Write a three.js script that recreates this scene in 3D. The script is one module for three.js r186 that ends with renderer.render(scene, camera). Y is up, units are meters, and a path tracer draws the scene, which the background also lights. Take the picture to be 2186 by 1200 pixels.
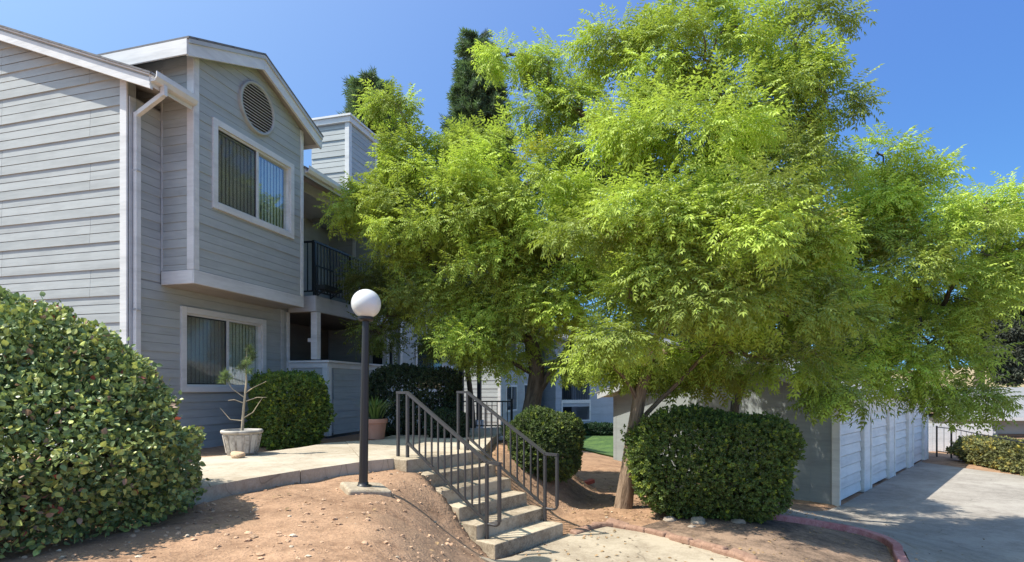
import * as THREE from 'three';
import { mergeGeometries } from 'three/addons/utils/BufferGeometryUtils.js';
import { RoundedBoxGeometry } from 'three/addons/geometries/RoundedBoxGeometry.js';

// ---------------------------------------------------------------- camera, sky, sun, exposure
const scene = new THREE.Scene();
const F = 1215, CX = 1093, CY = 830;                         // lens in pixels of the photograph (horizon at row 830)
const camera = new THREE.PerspectiveCamera(2 * Math.atan(830 / F) * 180 / Math.PI, 2186 / 1660, 0.1, 900);
camera.setViewOffset(2186, 1660, 0, 0, 2186, 1200);          // level camera, shifted lens
camera.position.set(0, 0, 0);
camera.lookAt(0, 0, -1);
const SUN = new THREE.Vector3(-0.53, 0.83, 0.125).normalize();
const renderer = new THREE.WebGLRenderer({ antialias: true });
renderer.toneMapping = THREE.LinearToneMapping;
renderer.toneMappingExposure = 1.6;
renderer.shadowMap.enabled = true;
{
  const W = 512, Hh = 256, d = new Float32Array(W * Hh * 4), v = new THREE.Vector3();
  for (let j = 0; j < Hh; j++) for (let i = 0; i < W; i++) {
    const el = ((j + 0.5) / Hh - 0.5) * Math.PI, az = ((i + 0.5) / W - 0.5) * 2 * Math.PI;
    v.set(Math.cos(az) * Math.cos(el), Math.sin(el), Math.sin(az) * Math.cos(el));
    const ang = Math.acos(THREE.MathUtils.clamp(v.dot(SUN), -1, 1)) * 180 / Math.PI;
    const glow = Math.exp(-ang / 25), e = Math.max(0, Math.sin(el)), hz = Math.exp(-e * 4.2);
    let c = [0.008 + 0.16 * hz, 0.06 + 0.40 * hz, 0.33 + 0.43 * hz];
    c = [c[0] + glow * 1.45, c[1] + glow * 1.85, c[2] + glow * 1.6];
    if (el < 0) { const t = Math.min(1, -el / 0.12); c = [c[0] * (1 - t) + 0.20 * t, c[1] * (1 - t) + 0.18 * t, c[2] * (1 - t) + 0.15 * t]; }
    d.set([...c.map((q) => q * 1.13), 1], (j * W + i) * 4);
  }
  const t = new THREE.DataTexture(d, W, Hh, THREE.RGBAFormat, THREE.FloatType);
  t.mapping = THREE.EquirectangularReflectionMapping; t.magFilter = THREE.LinearFilter; t.needsUpdate = true;
  scene.background = t; scene.environment = t;
}
const sun = new THREE.DirectionalLight(new THREE.Color(1, 0.95, 0.84), 4.75);
sun.position.copy(SUN).multiplyScalar(60); sun.target.position.set(0, 0, -8); sun.name = 'sun';
sun.position.add(sun.target.position);
sun.castShadow = true; sun.shadow.mapSize.set(4096, 4096);
Object.assign(sun.shadow.camera, { left: -45, right: 45, top: 45, bottom: -45, near: 1, far: 140 });
scene.add(sun, sun.target);

// ---------------------------------------------------------------- helpers
let seed = 7;
const rnd = () => { seed = (seed + 0x6d2b79f5) | 0; let t = Math.imul(seed ^ (seed >>> 15), 1 | seed); t = (t + Math.imul(t ^ (t >>> 7), 61 | t)) ^ t; return ((t ^ (t >>> 14)) >>> 0) / 4294967296; };
const rr = (a, b) => a + (b - a) * rnd();
const V = (x, y, z) => new THREE.Vector3(x, y, z);
const ss = (a, b, x) => { const t = Math.min(1, Math.max(0, (x - a) / (b - a))); return t * t * (3 - 2 * t); };
const P = (u, v, d) => V((u - CX) / F * d, (CY - v) / F * d, -d);
const used = {};
function numbered(n) { used[n] = (used[n] ?? -1) + 1; return used[n] ? n + '_' + String(used[n]).padStart(3, '0') : n; }
function shade(o) { o.castShadow = o.receiveShadow = true; return o; }
function mesh(name, geo, mat, parent) {
  const m = shade(new THREE.Mesh(Array.isArray(geo) ? merge(geo) : geo, mat));
  m.name = parent === scene ? numbered(name) : name; (parent ?? scene).add(m); return m;
}
function thing(name, label, category, pos = [0, 0, 0], turn = 0, group) {
  const o = new THREE.Group(); o.name = numbered(name); o.position.set(...pos); o.rotation.y = turn;
  o.userData = { label, category }; if (group) o.userData.group = group; scene.add(o); return o;
}
function tag(o, label, category, group, kind) { Object.assign(o.userData, { label, category }); if (group) o.userData.group = group; if (kind) o.userData.kind = kind; return o; }
const struct = (name, geo, mat) => { const m = mesh(name, geo, mat, scene); m.userData.kind = 'structure'; return m; };
function flat(g) {
  if (g.index) g = g.toNonIndexed();
  for (const k of Object.keys(g.attributes)) if (!['position', 'normal', 'uv'].includes(k)) g.deleteAttribute(k);
  if (!g.attributes.normal) g.computeVertexNormals();
  if (!g.attributes.uv) g.setAttribute('uv', new THREE.BufferAttribute(new Float32Array(g.attributes.position.count * 2), 2));
  return g;
}
const merge = (l) => l.length === 1 ? l[0] : mergeGeometries(l.map(flat), false);
function uvm(g, du = 0, dv = 0) {                            // uv in metres, by the dominant axis of each triangle
  g = flat(g); const p = g.attributes.position, uv = g.attributes.uv, a = V(), b = V(), c = V();
  for (let i = 0; i < p.count; i += 3) {
    a.fromBufferAttribute(p, i); b.fromBufferAttribute(p, i + 1); c.fromBufferAttribute(p, i + 2);
    const n = V().crossVectors(b.clone().sub(a), c.clone().sub(a)), x = Math.abs(n.x), y = Math.abs(n.y), z = Math.abs(n.z);
    [a, b, c].forEach((q, k) => { const [s, t] = y > x && y > z ? [q.x, q.z] : x > z ? [q.z, q.y] : [q.x, q.y]; uv.setXY(i + k, s + du, t + dv); });
  }
  return g;
}
const box = (x0, x1, y0, y1, z0, z1) => uvm(new THREE.BoxGeometry(Math.abs(x1 - x0), Math.abs(y1 - y0), Math.abs(z1 - z0)).translate((x0 + x1) / 2, (y0 + y1) / 2, (z0 + z1) / 2), rnd() * 3, rnd() * 3);
const rbox = (x0, x1, y0, y1, z0, z1, r = 0.006) => uvm(new RoundedBoxGeometry(Math.abs(x1 - x0), Math.abs(y1 - y0), Math.abs(z1 - z0), 1, r).translate((x0 + x1) / 2, (y0 + y1) / 2, (z0 + z1) / 2), rnd() * 3, rnd() * 3);
function prism(pts, h0, h1, axis = 'z') {                    // polygon pts extruded; axis z: (x,y)->z ; axis x: pts are (z,y) ; axis y: pts are (x,z)
  const sh = new THREE.Shape(pts.map(([a, b]) => new THREE.Vector2(a, b)));
  const g = new THREE.ExtrudeGeometry(sh, { depth: h1 - h0, bevelEnabled: false }).translate(0, 0, h0);
  const p = g.attributes.position;
  if (axis === 'x') for (let i = 0; i < p.count; i++) p.setXYZ(i, p.getZ(i), p.getY(i), p.getX(i));
  if (axis === 'y') for (let i = 0; i < p.count; i++) p.setXYZ(i, p.getX(i), p.getZ(i), p.getY(i));
  g.deleteAttribute('normal'); const f = uvm(g); f.computeVertexNormals(); return f;
}
function bar(a, b, w, h = w) {                               // square bar from a to b
  const d = b.clone().sub(a), l = d.length(), g = new THREE.BoxGeometry(w, h, l);
  const m = new THREE.Matrix4().lookAt(a, b, Math.abs(d.y) > l * 0.99 ? V(1, 0, 0) : V(0, 1, 0));
  return uvm(g.applyMatrix4(m.setPosition(a.clone().add(b).multiplyScalar(0.5))));
}
function tube(pts, radii, seg = 7, caps = false) {           // tapered tube along points
  const n = pts.length, pos = [], nor = [], uv = [], idx = []; let len = 0;
  let side = V(1, 0, 0);
  for (let i = 0; i < n; i++) {
    const t = pts[Math.min(n - 1, i + 1)].clone().sub(pts[Math.max(0, i - 1)]).normalize();
    if (Math.abs(t.dot(side)) > 0.9) side = Math.abs(t.y) < 0.8 ? V(0, 1, 0) : V(0, 0, 1);
    const b = V().crossVectors(t, side).normalize(); side = V().crossVectors(b, t).normalize();
    if (i) len += pts[i].distanceTo(pts[i - 1]);
    for (let k = 0; k <= seg; k++) {
      const a = k / seg * 2 * Math.PI, c = side.clone().multiplyScalar(Math.cos(a)).addScaledVector(b, Math.sin(a));
      nor.push(c.x, c.y, c.z); pos.push(pts[i].x + c.x * radii[i], pts[i].y + c.y * radii[i], pts[i].z + c.z * radii[i]);
      uv.push(k / seg * 0.5, len);
    }
  }
  for (let i = 0; i < n - 1; i++) for (let k = 0; k < seg; k++) { const a = i * (seg + 1) + k, b = a + seg + 1; idx.push(a, a + 1, b, b, a + 1, b + 1); }
  const g = new THREE.BufferGeometry();
  g.setAttribute('position', new THREE.Float32BufferAttribute(pos, 3)); g.setAttribute('normal', new THREE.Float32BufferAttribute(nor, 3)); g.setAttribute('uv', new THREE.Float32BufferAttribute(uv, 2));
  g.setIndex(idx); return flat(g);
}
function lathe(pts, seg = 40) { return new THREE.LatheGeometry(pts.map(([r, y]) => new THREE.Vector2(r, y)), seg); }

// ---------------------------------------------------------------- textures
function lattice(n, s) { const a = new Float32Array(n * n); let q = s * 7919 + 13; for (let i = 0; i < n * n; i++) { q = (q * 1664525 + 1013904223) >>> 0; a[i] = q / 4294967296; } return a; }
function noiseTile(N, oct, sx = 1, sy = 1, s = 1) {          // tileable value noise, list of [cells, weight]
  const out = new Float32Array(N * N); let tot = 0;
  oct.forEach(([c, w], o) => {
    tot += w; const cx = Math.max(1, Math.round(c * sx)), cy = Math.max(1, Math.round(c * sy)), m = Math.max(cx, cy), L = lattice(m, s * 31 + o);
    for (let y = 0; y < N; y++) for (let x = 0; x < N; x++) {
      const fx = x / N * cx, fy = y / N * cy, ix = Math.floor(fx), iy = Math.floor(fy); let tx = fx - ix, ty = fy - iy; tx = tx * tx * (3 - 2 * tx); ty = ty * ty * (3 - 2 * ty);
      const x1 = (ix + 1) % cx, y1 = (iy + 1) % cy, a = L[iy * m + ix], b = L[iy * m + x1], d = L[y1 * m + ix], e = L[y1 * m + x1];
      out[y * N + x] += w * (a + (b - a) * tx + (d - a) * ty + (a - b - d + e) * tx * ty);
    }
  });
  for (let i = 0; i < out.length; i++) out[i] /= tot; return out;
}
function tex(N, fn, rep, srgb = true) {                      // fn(i) -> linear rgb (0..1) ; rep = repeats per metre
  const d = new Uint8Array(N * N * 4), g = (x) => { x = Math.min(1, Math.max(0, x)); return srgb ? (x <= 0.0031308 ? x * 12.92 : 1.055 * Math.pow(x, 1 / 2.4) - 0.055) : x; };
  for (let i = 0; i < N * N; i++) { const c = fn(i); d[i * 4] = g(c[0]) * 255; d[i * 4 + 1] = g(c[1]) * 255; d[i * 4 + 2] = g(c[2]) * 255; d[i * 4 + 3] = 255; }
  const t = new THREE.DataTexture(d, N, N); t.wrapS = t.wrapT = THREE.RepeatWrapping; t.magFilter = THREE.LinearFilter; t.minFilter = THREE.LinearMipmapLinearFilter; t.generateMipmaps = true;
  if (srgb) t.colorSpace = THREE.SRGBColorSpace; t.repeat.set(rep[0], rep[1]); t.needsUpdate = true; return t;
}
const mixc = (a, b, t) => [a[0] + (b[0] - a[0]) * t, a[1] + (b[1] - a[1]) * t, a[2] + (b[2] - a[2]) * t];
const std = (o) => new THREE.MeshStandardMaterial(o);
const col = (r, g, b) => new THREE.Color().setRGB(r, g, b);

// painted wood: long fine streaks
const woodN = noiseTile(512, [[6, 1], [14, 0.8], [40, 0.6], [110, 0.45]], 0.18, 1.6, 3), blotN = noiseTile(512, [[4, 1], [9, 0.7], [23, 0.5]], 1, 1, 5);
const woodT = tex(512, (i) => { const k = 0.69 + 0.42 * woodN[i] + 0.20 * (blotN[i] - 0.5); return [k, k, k]; }, [0.55, 0.55]);
const woodB = tex(512, (i) => { const k = woodN[i]; return [k, k, k]; }, [0.55, 0.55], false);
const paint = (r, g, b, rough = 0.62) => std({ color: col(r, g, b), map: woodT, bumpMap: woodB, bumpScale: 0.0025, roughness: rough });
const M = {};
M.siding = [paint(0.42, 0.44, 0.435), paint(0.40, 0.42, 0.415), paint(0.435, 0.455, 0.45), paint(0.415, 0.435, 0.43)];
M.wallBack = paint(0.30, 0.31, 0.33);
M.trim = paint(0.72, 0.71, 0.70, 0.5);
M.trimGray = paint(0.50, 0.51, 0.52);
M.soffit = paint(0.40, 0.37, 0.34);
M.dark = std({ color: col(0.05, 0.045, 0.04), roughness: 0.9 });
M.room = std({ color: col(0.42, 0.40, 0.36), roughness: 0.95 });
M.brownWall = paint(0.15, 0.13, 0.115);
const concN = noiseTile(1024, [[3, 1.2], [8, 1], [21, 0.7], [60, 0.6], [190, 0.6], [400, 0.5]], 1, 1, 9), crackN = noiseTile(1024, [[5, 1], [13, 0.5]], 1, 1, 17);
const concT = (a, b) => tex(1024, (i) => { const c = mixc(a, b, Math.min(1, Math.max(0, (concN[i] - 0.34) * 3.1))), d = Math.abs(crackN[i] - 0.5) < 0.006 ? 0.72 : 1; return [c[0] * d, c[1] * d, c[2] * d]; }, [0.33, 0.33]);
const concB = tex(1024, (i) => [concN[i], concN[i], concN[i]], [0.33, 0.33], false);
M.concrete = std({ map: concT([0.34, 0.275, 0.20], [0.49, 0.425, 0.335]), bumpMap: concB, bumpScale: 0.004, roughness: 0.93 });
M.step = std({ map: concT([0.20, 0.15, 0.10], [0.49, 0.405, 0.295]), bumpMap: concB, bumpScale: 0.008, roughness: 0.95 });
M.path = std({ map: concT([0.26, 0.205, 0.145], [0.415, 0.345, 0.255]), bumpMap: concB, bumpScale: 0.006, roughness: 0.95 });
M.mulch = std({ map: tex(1024, (i) => mixc([0.07, 0.045, 0.03], [0.30, 0.20, 0.135], Math.min(1, Math.max(0, (concN[i] - 0.34) * 3.1))), [0.6, 0.6]), bumpMap: concB, bumpScale: 0.03, roughness: 1 });
M.drive = std({ map: concT([0.225, 0.197, 0.165], [0.35, 0.315, 0.27]), bumpMap: concB, bumpScale: 0.006, roughness: 0.95 });
const dirtN = noiseTile(1024, [[4, 1], [10, 1], [26, 0.9], [70, 0.8], [170, 0.7], [380, 0.6]], 1, 1, 21), dirtM = noiseTile(1024, [[3, 1], [7, 0.8], [19, 0.5]], 1, 1, 23);
M.dirt = std({ map: tex(1024, (i) => { let c = mixc([0.195, 0.108, 0.060], [0.415, 0.25, 0.15], Math.min(1, Math.max(0, (dirtN[i] - 0.3) * 2.5))); c = mixc(c, [0.30, 0.185, 0.11], Math.min(1, Math.max(0, (dirtM[i] - 0.5) * 2.6))); return c; }, [0.42, 0.42]), bumpMap: tex(1024, (i) => [dirtN[i], dirtN[i], dirtN[i]], [0.42, 0.42], false), bumpScale: 0.03, roughness: 1 });
const grassN = noiseTile(512, [[5, 1], [17, 0.8], [60, 0.8], [170, 0.8]], 1, 1, 31);
M.lawn = std({ map: tex(512, (i) => mixc([0.015, 0.05, 0.008], [0.10, 0.17, 0.03], Math.min(1, Math.max(0, (grassN[i] - 0.3) * 2.4))), [0.5, 0.5]), roughness: 1 });
M.dry = std({ map: tex(512, (i) => mixc([0.22, 0.16, 0.08], [0.36, 0.28, 0.16], grassN[i]), [0.2, 0.2]), roughness: 1 });
const barkN = noiseTile(512, [[8, 1], [22, 0.9], [60, 0.7], [150, 0.4]], 1.6, 0.35, 41);
const barkT = (a, b) => tex(512, (i) => mixc(a, b, Math.min(1, Math.max(0, (barkN[i] - 0.25) * 2))), [2, 1]);
const barkB = tex(512, (i) => [barkN[i], barkN[i], barkN[i]], [2, 1], false);
M.bark = std({ map: barkT([0.13, 0.085, 0.055], [0.34, 0.24, 0.165]), bumpMap: barkB, bumpScale: 0.02, roughness: 0.95 });
M.barkDark = std({ map: barkT([0.05, 0.04, 0.03], [0.17, 0.135, 0.105]), bumpMap: barkB, bumpScale: 0.02, roughness: 0.95 });
M.paleBark = std({ map: barkT([0.32, 0.25, 0.16], [0.55, 0.46, 0.32]), roughness: 0.9 });
M.iron = std({ color: col(0.022, 0.02, 0.021), roughness: 0.42, metalness: 0.0 });
M.railIron = std({ color: col(0.075, 0.072, 0.076), roughness: 0.36, metalness: 0.45 });
M.balIron = std({ color: col(0.016, 0.022, 0.024), roughness: 0.45 });
const shN = noiseTile(512, [[30, 1], [120, 1]], 1, 1, 51);
M.shingle = std({ map: tex(512, (i) => { const y = (i / 512 | 0) / 512 * 8 % 1, k = (0.75 + 0.5 * shN[i]) * (y < 0.1 ? 0.6 : 1); return [0.17 * k, 0.17 * k, 0.18 * k]; }, [0.8, 0.8]), roughness: 0.95 });
M.shingleLight = std({ map: tex(512, (i) => { const y = (i / 512 | 0) / 512 * 8 % 1, k = (0.75 + 0.5 * shN[i]) * (y < 0.1 ? 0.75 : 1); return [0.23 * k, 0.23 * k, 0.24 * k]; }, [0.8, 0.8]), roughness: 0.95 });
M.globe = new THREE.MeshPhysicalMaterial({ color: col(0.80, 0.79, 0.77), roughness: 0.28, transmission: 0.18, thickness: 0, clearcoat: 0.3 });
M.terra = std({ map: tex(512, (i) => mixc([0.36, 0.155, 0.095], [0.52, 0.27, 0.19], blotN[i]), [2, 2]), roughness: 0.85 });
M.tub = std({ map: tex(512, (i) => mixc([0.24, 0.21, 0.175], [0.52, 0.475, 0.42], Math.min(1, Math.max(0, (blotN[i] - 0.3) * 2.6))), [2.2, 2.2]), roughness: 0.8 });
M.red = std({ map: tex(1024, (i) => mixc([0.36, 0.12, 0.11], [0.56, 0.30, 0.28], Math.min(1, Math.max(0, (concN[i] - 0.36) * 3.2))), [0.7, 0.7]), bumpMap: concB, bumpScale: 0.006, roughness: 0.8 });
M.kerbOld = std({ map: tex(1024, (i) => mixc([0.20, 0.11, 0.075], [0.36, 0.22, 0.155], Math.min(1, Math.max(0, (concN[i] - 0.36) * 3.2))), [0.7, 0.7]), bumpMap: concB, bumpScale: 0.012, roughness: 0.9 });
M.stone = std({ map: tex(1024, (i) => mixc([0.20, 0.15, 0.11], [0.42, 0.36, 0.29], concN[i]), [1.3, 1.3]), bumpMap: concB, bumpScale: 0.01, roughness: 0.9 });
M.brick = std({ color: col(0.40, 0.10, 0.07), bumpMap: concB, bumpScale: 0.01, roughness: 0.9 });
M.glass = new THREE.MeshPhysicalMaterial({ color: col(0.94, 0.97, 0.95), roughness: 0.02, transmission: 1, thickness: 0, ior: 2.5 });
M.glassScreen = new THREE.MeshPhysicalMaterial({ color: col(0.80, 0.80, 0.77), roughness: 0.05, transmission: 1, thickness: 0, ior: 1.6 });
M.darkGlass = new THREE.MeshPhysicalMaterial({ color: col(0.03, 0.04, 0.045), roughness: 0.06, ior: 1.7 });
M.screen = new THREE.MeshStandardMaterial({ color: col(0.20, 0.195, 0.175), roughness: 0.9, transparent: true, opacity: 0.16 });
M.blind = std({ color: col(0.85, 0.85, 0.79), roughness: 0.75 });
M.garageDoor = [paint(0.86, 0.84, 0.80, 0.5), paint(0.82, 0.80, 0.765, 0.5)];
M.garageWall = paint(0.31, 0.34, 0.345);
M.white = paint(0.86, 0.84, 0.80, 0.55);
M.blueWall = paint(0.40, 0.43, 0.49);

// ---------------------------------------------------------------- terrain
const O = [-5.80, -8.585], A = [0.267, -0.9636], N = [0.9636, 0.267];
function H(x, z) {
  const dx = x - O[0], dz = z - O[1], n = dx * N[0] + dz * N[1], n1 = n - 0.15 * Math.max(0, Math.min(-z, 10.5) - 6.3) + 0.35 * Math.max(0, -z - 10.5) - 0.45 * Math.max(0, Math.min(z, -3) + 6.3), e = n + 0.5 * Math.max(0, -z - 9);
  const k = ss(4.72, 6.15, n1);
  return -1.04 - Math.min(1.66, 1.36 * ss(13, 24, -z) * (1 - k) + 0.86 * k + 0.8 * ss(8.5, 13.5, e));
}
const PATH = [[-0.35, -6.0], [0.0, -6.4], [0.74, -7.42], [0.90, -7.46], [1.30, -7.80], [1.86, -7.36], [2.16, -6.88], [2.37, -6.58], [2.6, -6.2], [3.0, -5.2], [3.4, -3.2], [-0.6, -3.2], [0.02, -5.2], [0.12, -5.9]];
const DRIVE = [[3.3, -8.75], [3.9, -8.62], [4.7, -8.70], [5.4, -8.75], [5.66, -8.55], [5.6, -8.1], [5.3, -7.6], [4.9, -6.9], [4.6, -6.0], [4.4, -3.0], [24, -3.0], [22, -10], [17.4, -13.5], [16.2, -16.5], [15.5, -18.6], [15.0, -20.9], [16.0, -22.0], [7.62, -13.16], [5.6, -11.2], [4.4, -10.1]];
function inside(poly, x, z) { let c = false; for (let i = 0, j = poly.length - 1; i < poly.length; j = i++) { const [xi, zi] = poly[i], [xj, zj] = poly[j]; if ((zi > z) !== (zj > z) && x < (xj - xi) * (z - zi) / (zj - zi) + xi) c = !c; } return c; }
const paved = (x, z) => inside(PATH, x, z) || inside(DRIVE, x, z);
function wob(x, z) { return 0.5 * Math.sin(x * 3.1 + 1.3 * Math.sin(z * 2.3)) * Math.sin(z * 3.7 + 0.7) + 0.5 * Math.sin(x * 7.3 + z * 5.1) * Math.sin(z * 8.9 - x * 2.2); }
const HD = (x, z) => H(x, z) + 0.018 * wob(x, z);
// stairs frame: r runs down the flight, w across it
const TL = [-1.306, -7.18], R = [0.768, 0.64], Wd = [0.64, -0.768];
const st = (r, w, y) => V(TL[0] + R[0] * r + Wd[0] * w, y, TL[1] + R[1] * r + Wd[1] * w);
const inStairs = (x, z) => { const a = x - TL[0], b = z - TL[1], r = a * R[0] + b * R[1], w = a * Wd[0] + b * Wd[1]; return r > -0.1 && r < 1.42 && w > 0.03 && w < 1.31 ? r : -9; };
{
  // one sheet: a fine grid near the camera, coarse rings out to the horizon
  const xs = [], zs = [];
  const push = (a, from, to, step) => { for (let x = from; x < to - 1e-6; x += step) a.push(x); };
  push(xs, -420, -60, 60); push(xs, -60, -12, 6); push(xs, -12, -4, 0.5); push(xs, -4, 4, 0.07); push(xs, 4, 10, 0.2); push(xs, 10, 30, 1); push(xs, 30, 90, 6); push(xs, 90, 421, 55);
  push(zs, -420, -90, 55); push(zs, -90, -40, 5); push(zs, -40, -13, 0.6); push(zs, -13, -3.2, 0.07); push(zs, -3.2, 2, 0.4); push(zs, 2, 40, 4); push(zs, 40, 421, 60);
  const pos = [], uv = [], idx = [], nx = xs.length;
  for (const z of zs) for (const x of xs) { const r = inStairs(x, z); pos.push(x, paved(x, z) ? H(x, z) - 0.07 : r > -5 ? Math.min(HD(x, z), -1.25 - 0.6 * Math.max(0, r)) : HD(x, z), z); uv.push(x, z); }
  for (let j = 0; j < zs.length - 1; j++) for (let i = 0; i < nx - 1; i++) { const a = j * nx + i, b = a + nx; idx.push(a, b, a + 1, b, b + 1, a + 1); }
  const g = new THREE.BufferGeometry(); g.setAttribute('position', new THREE.Float32BufferAttribute(pos, 3)); g.setAttribute('uv', new THREE.Float32BufferAttribute(uv, 2)); g.setIndex(idx); g.computeVertexNormals();
  struct('dirt_ground', g, M.dirt);
}
function sheet(poly, h, step = 0.25, skirt = 0.3) {          // triangulated polygon draped at height h(x,z), with a skirt round its edge
  const edge = [];
  poly.forEach(([x, z], i) => { const [x2, z2] = poly[(i + 1) % poly.length], n = Math.max(1, Math.ceil(Math.hypot(x2 - x, z2 - z) / step)); for (let k = 0; k < n; k++) edge.push([x + (x2 - x) * k / n, z + (z2 - z) * k / n]); });
  // grid cells wholly inside + strip: simpler to subdivide the ear-cut triangles
  const tri = THREE.ShapeUtils.triangulateShape(edge.map(([x, z]) => new THREE.Vector2(x, z)), []);
  const pos = [], uv = [];
  const emit = (a, b, c, depth) => {
    const l = Math.max(Math.hypot(a[0] - b[0], a[1] - b[1]), Math.hypot(c[0] - b[0], c[1] - b[1]), Math.hypot(a[0] - c[0], a[1] - c[1]));
    if (l > step * 2 && depth < 8) { const d = [Math.hypot(a[0] - b[0], a[1] - b[1]), Math.hypot(c[0] - b[0], c[1] - b[1]), Math.hypot(a[0] - c[0], a[1] - c[1])], k = d.indexOf(l), [p, q, o] = k === 0 ? [a, b, c] : k === 1 ? [b, c, a] : [c, a, b], m = [(p[0] + q[0]) / 2, (p[1] + q[1]) / 2]; emit(p, m, o, depth + 1); emit(m, q, o, depth + 1); return; }
    for (const q of [a, b, c]) { pos.push(q[0], h(q[0], q[1]), q[1]); uv.push(q[0], q[1]); }
  };
  for (const [a, b, c] of tri) emit(edge[a], edge[b], edge[c], 0);
  edge.forEach((p, i) => { const q = edge[(i + 1) % edge.length], y0 = h(...p), y1 = h(...q), A0 = [p[0], y0, p[1]], B0 = [q[0], y1, q[1]], A1 = [p[0], y0 - skirt, p[1]], B1 = [q[0], y1 - skirt, q[1]]; const L = i * step; for (const [c, u, v] of [[A0, L, 0], [B0, L + step, 0], [A1, L, skirt], [B0, L + step, 0], [B1, L + step, skirt], [A1, L, skirt]]) { pos.push(...c); uv.push(u, v); } });
  const g = new THREE.BufferGeometry(); g.setAttribute('position', new THREE.Float32BufferAttribute(pos, 3)); g.setAttribute('uv', new THREE.Float32BufferAttribute(uv, 2));
  for (let i = 0; i < pos.length / 9; i++) { // keep top triangles facing up
    const o = i * 9, ux = pos[o + 3] - pos[o], uz = pos[o + 5] - pos[o + 2], vx = pos[o + 6] - pos[o], vz = pos[o + 8] - pos[o + 2];
    if (uz * vx - ux * vz < -1e-9) { const p = g.attributes.position, t = g.attributes.uv; for (let c = 0; c < 3; c++) { const s = p.array[o + 3 + c]; p.array[o + 3 + c] = p.array[o + 6 + c]; p.array[o + 6 + c] = s; } for (let c = 0; c < 2; c++) { const s = t.array[i * 6 + 2 + c]; t.array[i * 6 + 2 + c] = t.array[i * 6 + 4 + c]; t.array[i * 6 + 4 + c] = s; } }
  }
  g.computeVertexNormals(); return g;
}
const WY = -0.90;                                            // upper walkway level
// the walkway: slabs between joints, each its own piece
const walk = struct('walkway', sheet([[-5.0, -5.1], [-5.0, -6.6], [-4.09, -7.42], [-3.66, -7.98], [-2.34, -6.28], [-2.64, -5.7], [-2.85, -5.06]], () => WY, 0.4, 0.16), M.concrete);
mesh('concrete_slab', sheet([[-2.334, -6.288], [-3.654, -7.988], [-3.55, -8.1], [-3.26, -8.75], [-3.08, -9.5], [-2.85, -9.72], [-1.85, -7.05]], () => WY - 0.003, 0.4, 0.16), M.concrete, walk);
mesh('concrete_slab', sheet([[-1.842, -7.052], [-2.842, -9.722], [-2.4, -9.94], [-2.2, -12.2], [0.0, -13.5], [-0.35, -10.5], [-0.40, -9.3], [-0.452, -8.205], [-1.312, -7.172], [-1.48, -7.36]], () => WY + 0.002, 0.4, 0.17), M.concrete, walk);
// lower concrete path in front of the steps
const HP = (x, z) => H(x, z) + 0.012;
struct('lower_path', sheet(PATH, HP, 0.3, 0.1), M.path);
struct('planting_bed', sheet([[1.75, -7.75], [2.05, -7.3], [2.45, -6.7], [2.75, -6.15], [3.12, -5.2], [4.1, -4.8], [4.3, -6.0], [4.7, -6.95], [5.06, -7.62], [5.34, -8.12], [5.40, -8.42], [5.2, -8.54], [4.7, -8.48], [3.9, -8.40], [3.3, -8.52], [2.5, -8.45]], (x, z) => H(x, z) + 0.022, 0.2, 0.08), M.mulch);
// driveway
const HDr = (x, z) => H(x, z) + 0.008;
struct('driveway', sheet(DRIVE, HDr, 0.5, 0.1), M.drive);
struct('lawn', sheet([[1.6, -19.5], [5.6, -20.2], [9.5, -30], [9.0, -38], [1.0, -38], [-0.2, -29], [0.6, -22]], (x, z) => H(x, z) + 0.05, 0.8, 0.2), M.lawn);
// hill far behind on the right
{
  const g = new THREE.PlaneGeometry(160, 60, 40, 14).rotateX(-Math.PI / 2), p = g.attributes.position;
  for (let i = 0; i < p.count; i++) { const x = p.getX(i), z = p.getZ(i); p.setY(i, -3.5 + 7.5 * ss(-80, 10, x) * ss(30, -18, z) + 0.4 * Math.sin(x * 0.2) * Math.cos(z * 0.17)); }
  g.computeVertexNormals(); const uv = g.attributes.uv; for (let i = 0; i < p.count; i++) uv.setXY(i, p.getX(i), p.getZ(i));
  struct('hill', g.translate(70, 0, -95), M.dry);
}
function extrudePath(pts, prof) {                            // sweep profile [(side, up)] along plan points [(x, y, z)]
  const pos = [], uv = []; const n = pts.length, rows = []; let L = 0;
  for (let i = 0; i < n; i++) { const t = pts[Math.min(n - 1, i + 1)].clone().sub(pts[Math.max(0, i - 1)]).setY(0).normalize(), s = V(-t.z, 0, t.x); if (i) L += pts[i].distanceTo(pts[i - 1]); rows.push(prof.map(([a, b], k) => [pts[i].clone().addScaledVector(s, a).add(V(0, b, 0)), L, k * 0.12])); }
  const q = (a) => { pos.push(a[0].x, a[0].y, a[0].z); uv.push(a[1], a[2]); };
  for (let i = 0; i < n - 1; i++) for (let k = 0; k < prof.length - 1; k++) { const a = rows[i][k], b = rows[i + 1][k], c = rows[i][k + 1], d = rows[i + 1][k + 1]; [a, b, c, b, d, c].forEach(q); }
  for (const r of [rows[0], rows[n - 1]]) for (let k = 1; k < prof.length - 1; k++) [r[0], r[k], r[k + 1]].forEach(q);
  const g = new THREE.BufferGeometry(); g.setAttribute('position', new THREE.Float32BufferAttribute(pos, 3)); g.setAttribute('uv', new THREE.Float32BufferAttribute(uv, 2)); g.computeVertexNormals(); return g;
}
function smoothPlan(pts, n, h) { const c = new THREE.CatmullRomCurve3(pts.map(([x, z]) => V(x, 0, z)), false, 'centripetal'); return c.getPoints(n).map((p) => V(p.x, h(p.x, p.z), p.z)); }
const kerbProf = [[-0.062, -0.1], [-0.062, 0.085], [-0.05, 0.10], [0.05, 0.10], [0.062, 0.085], [0.062, -0.1]];
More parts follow.
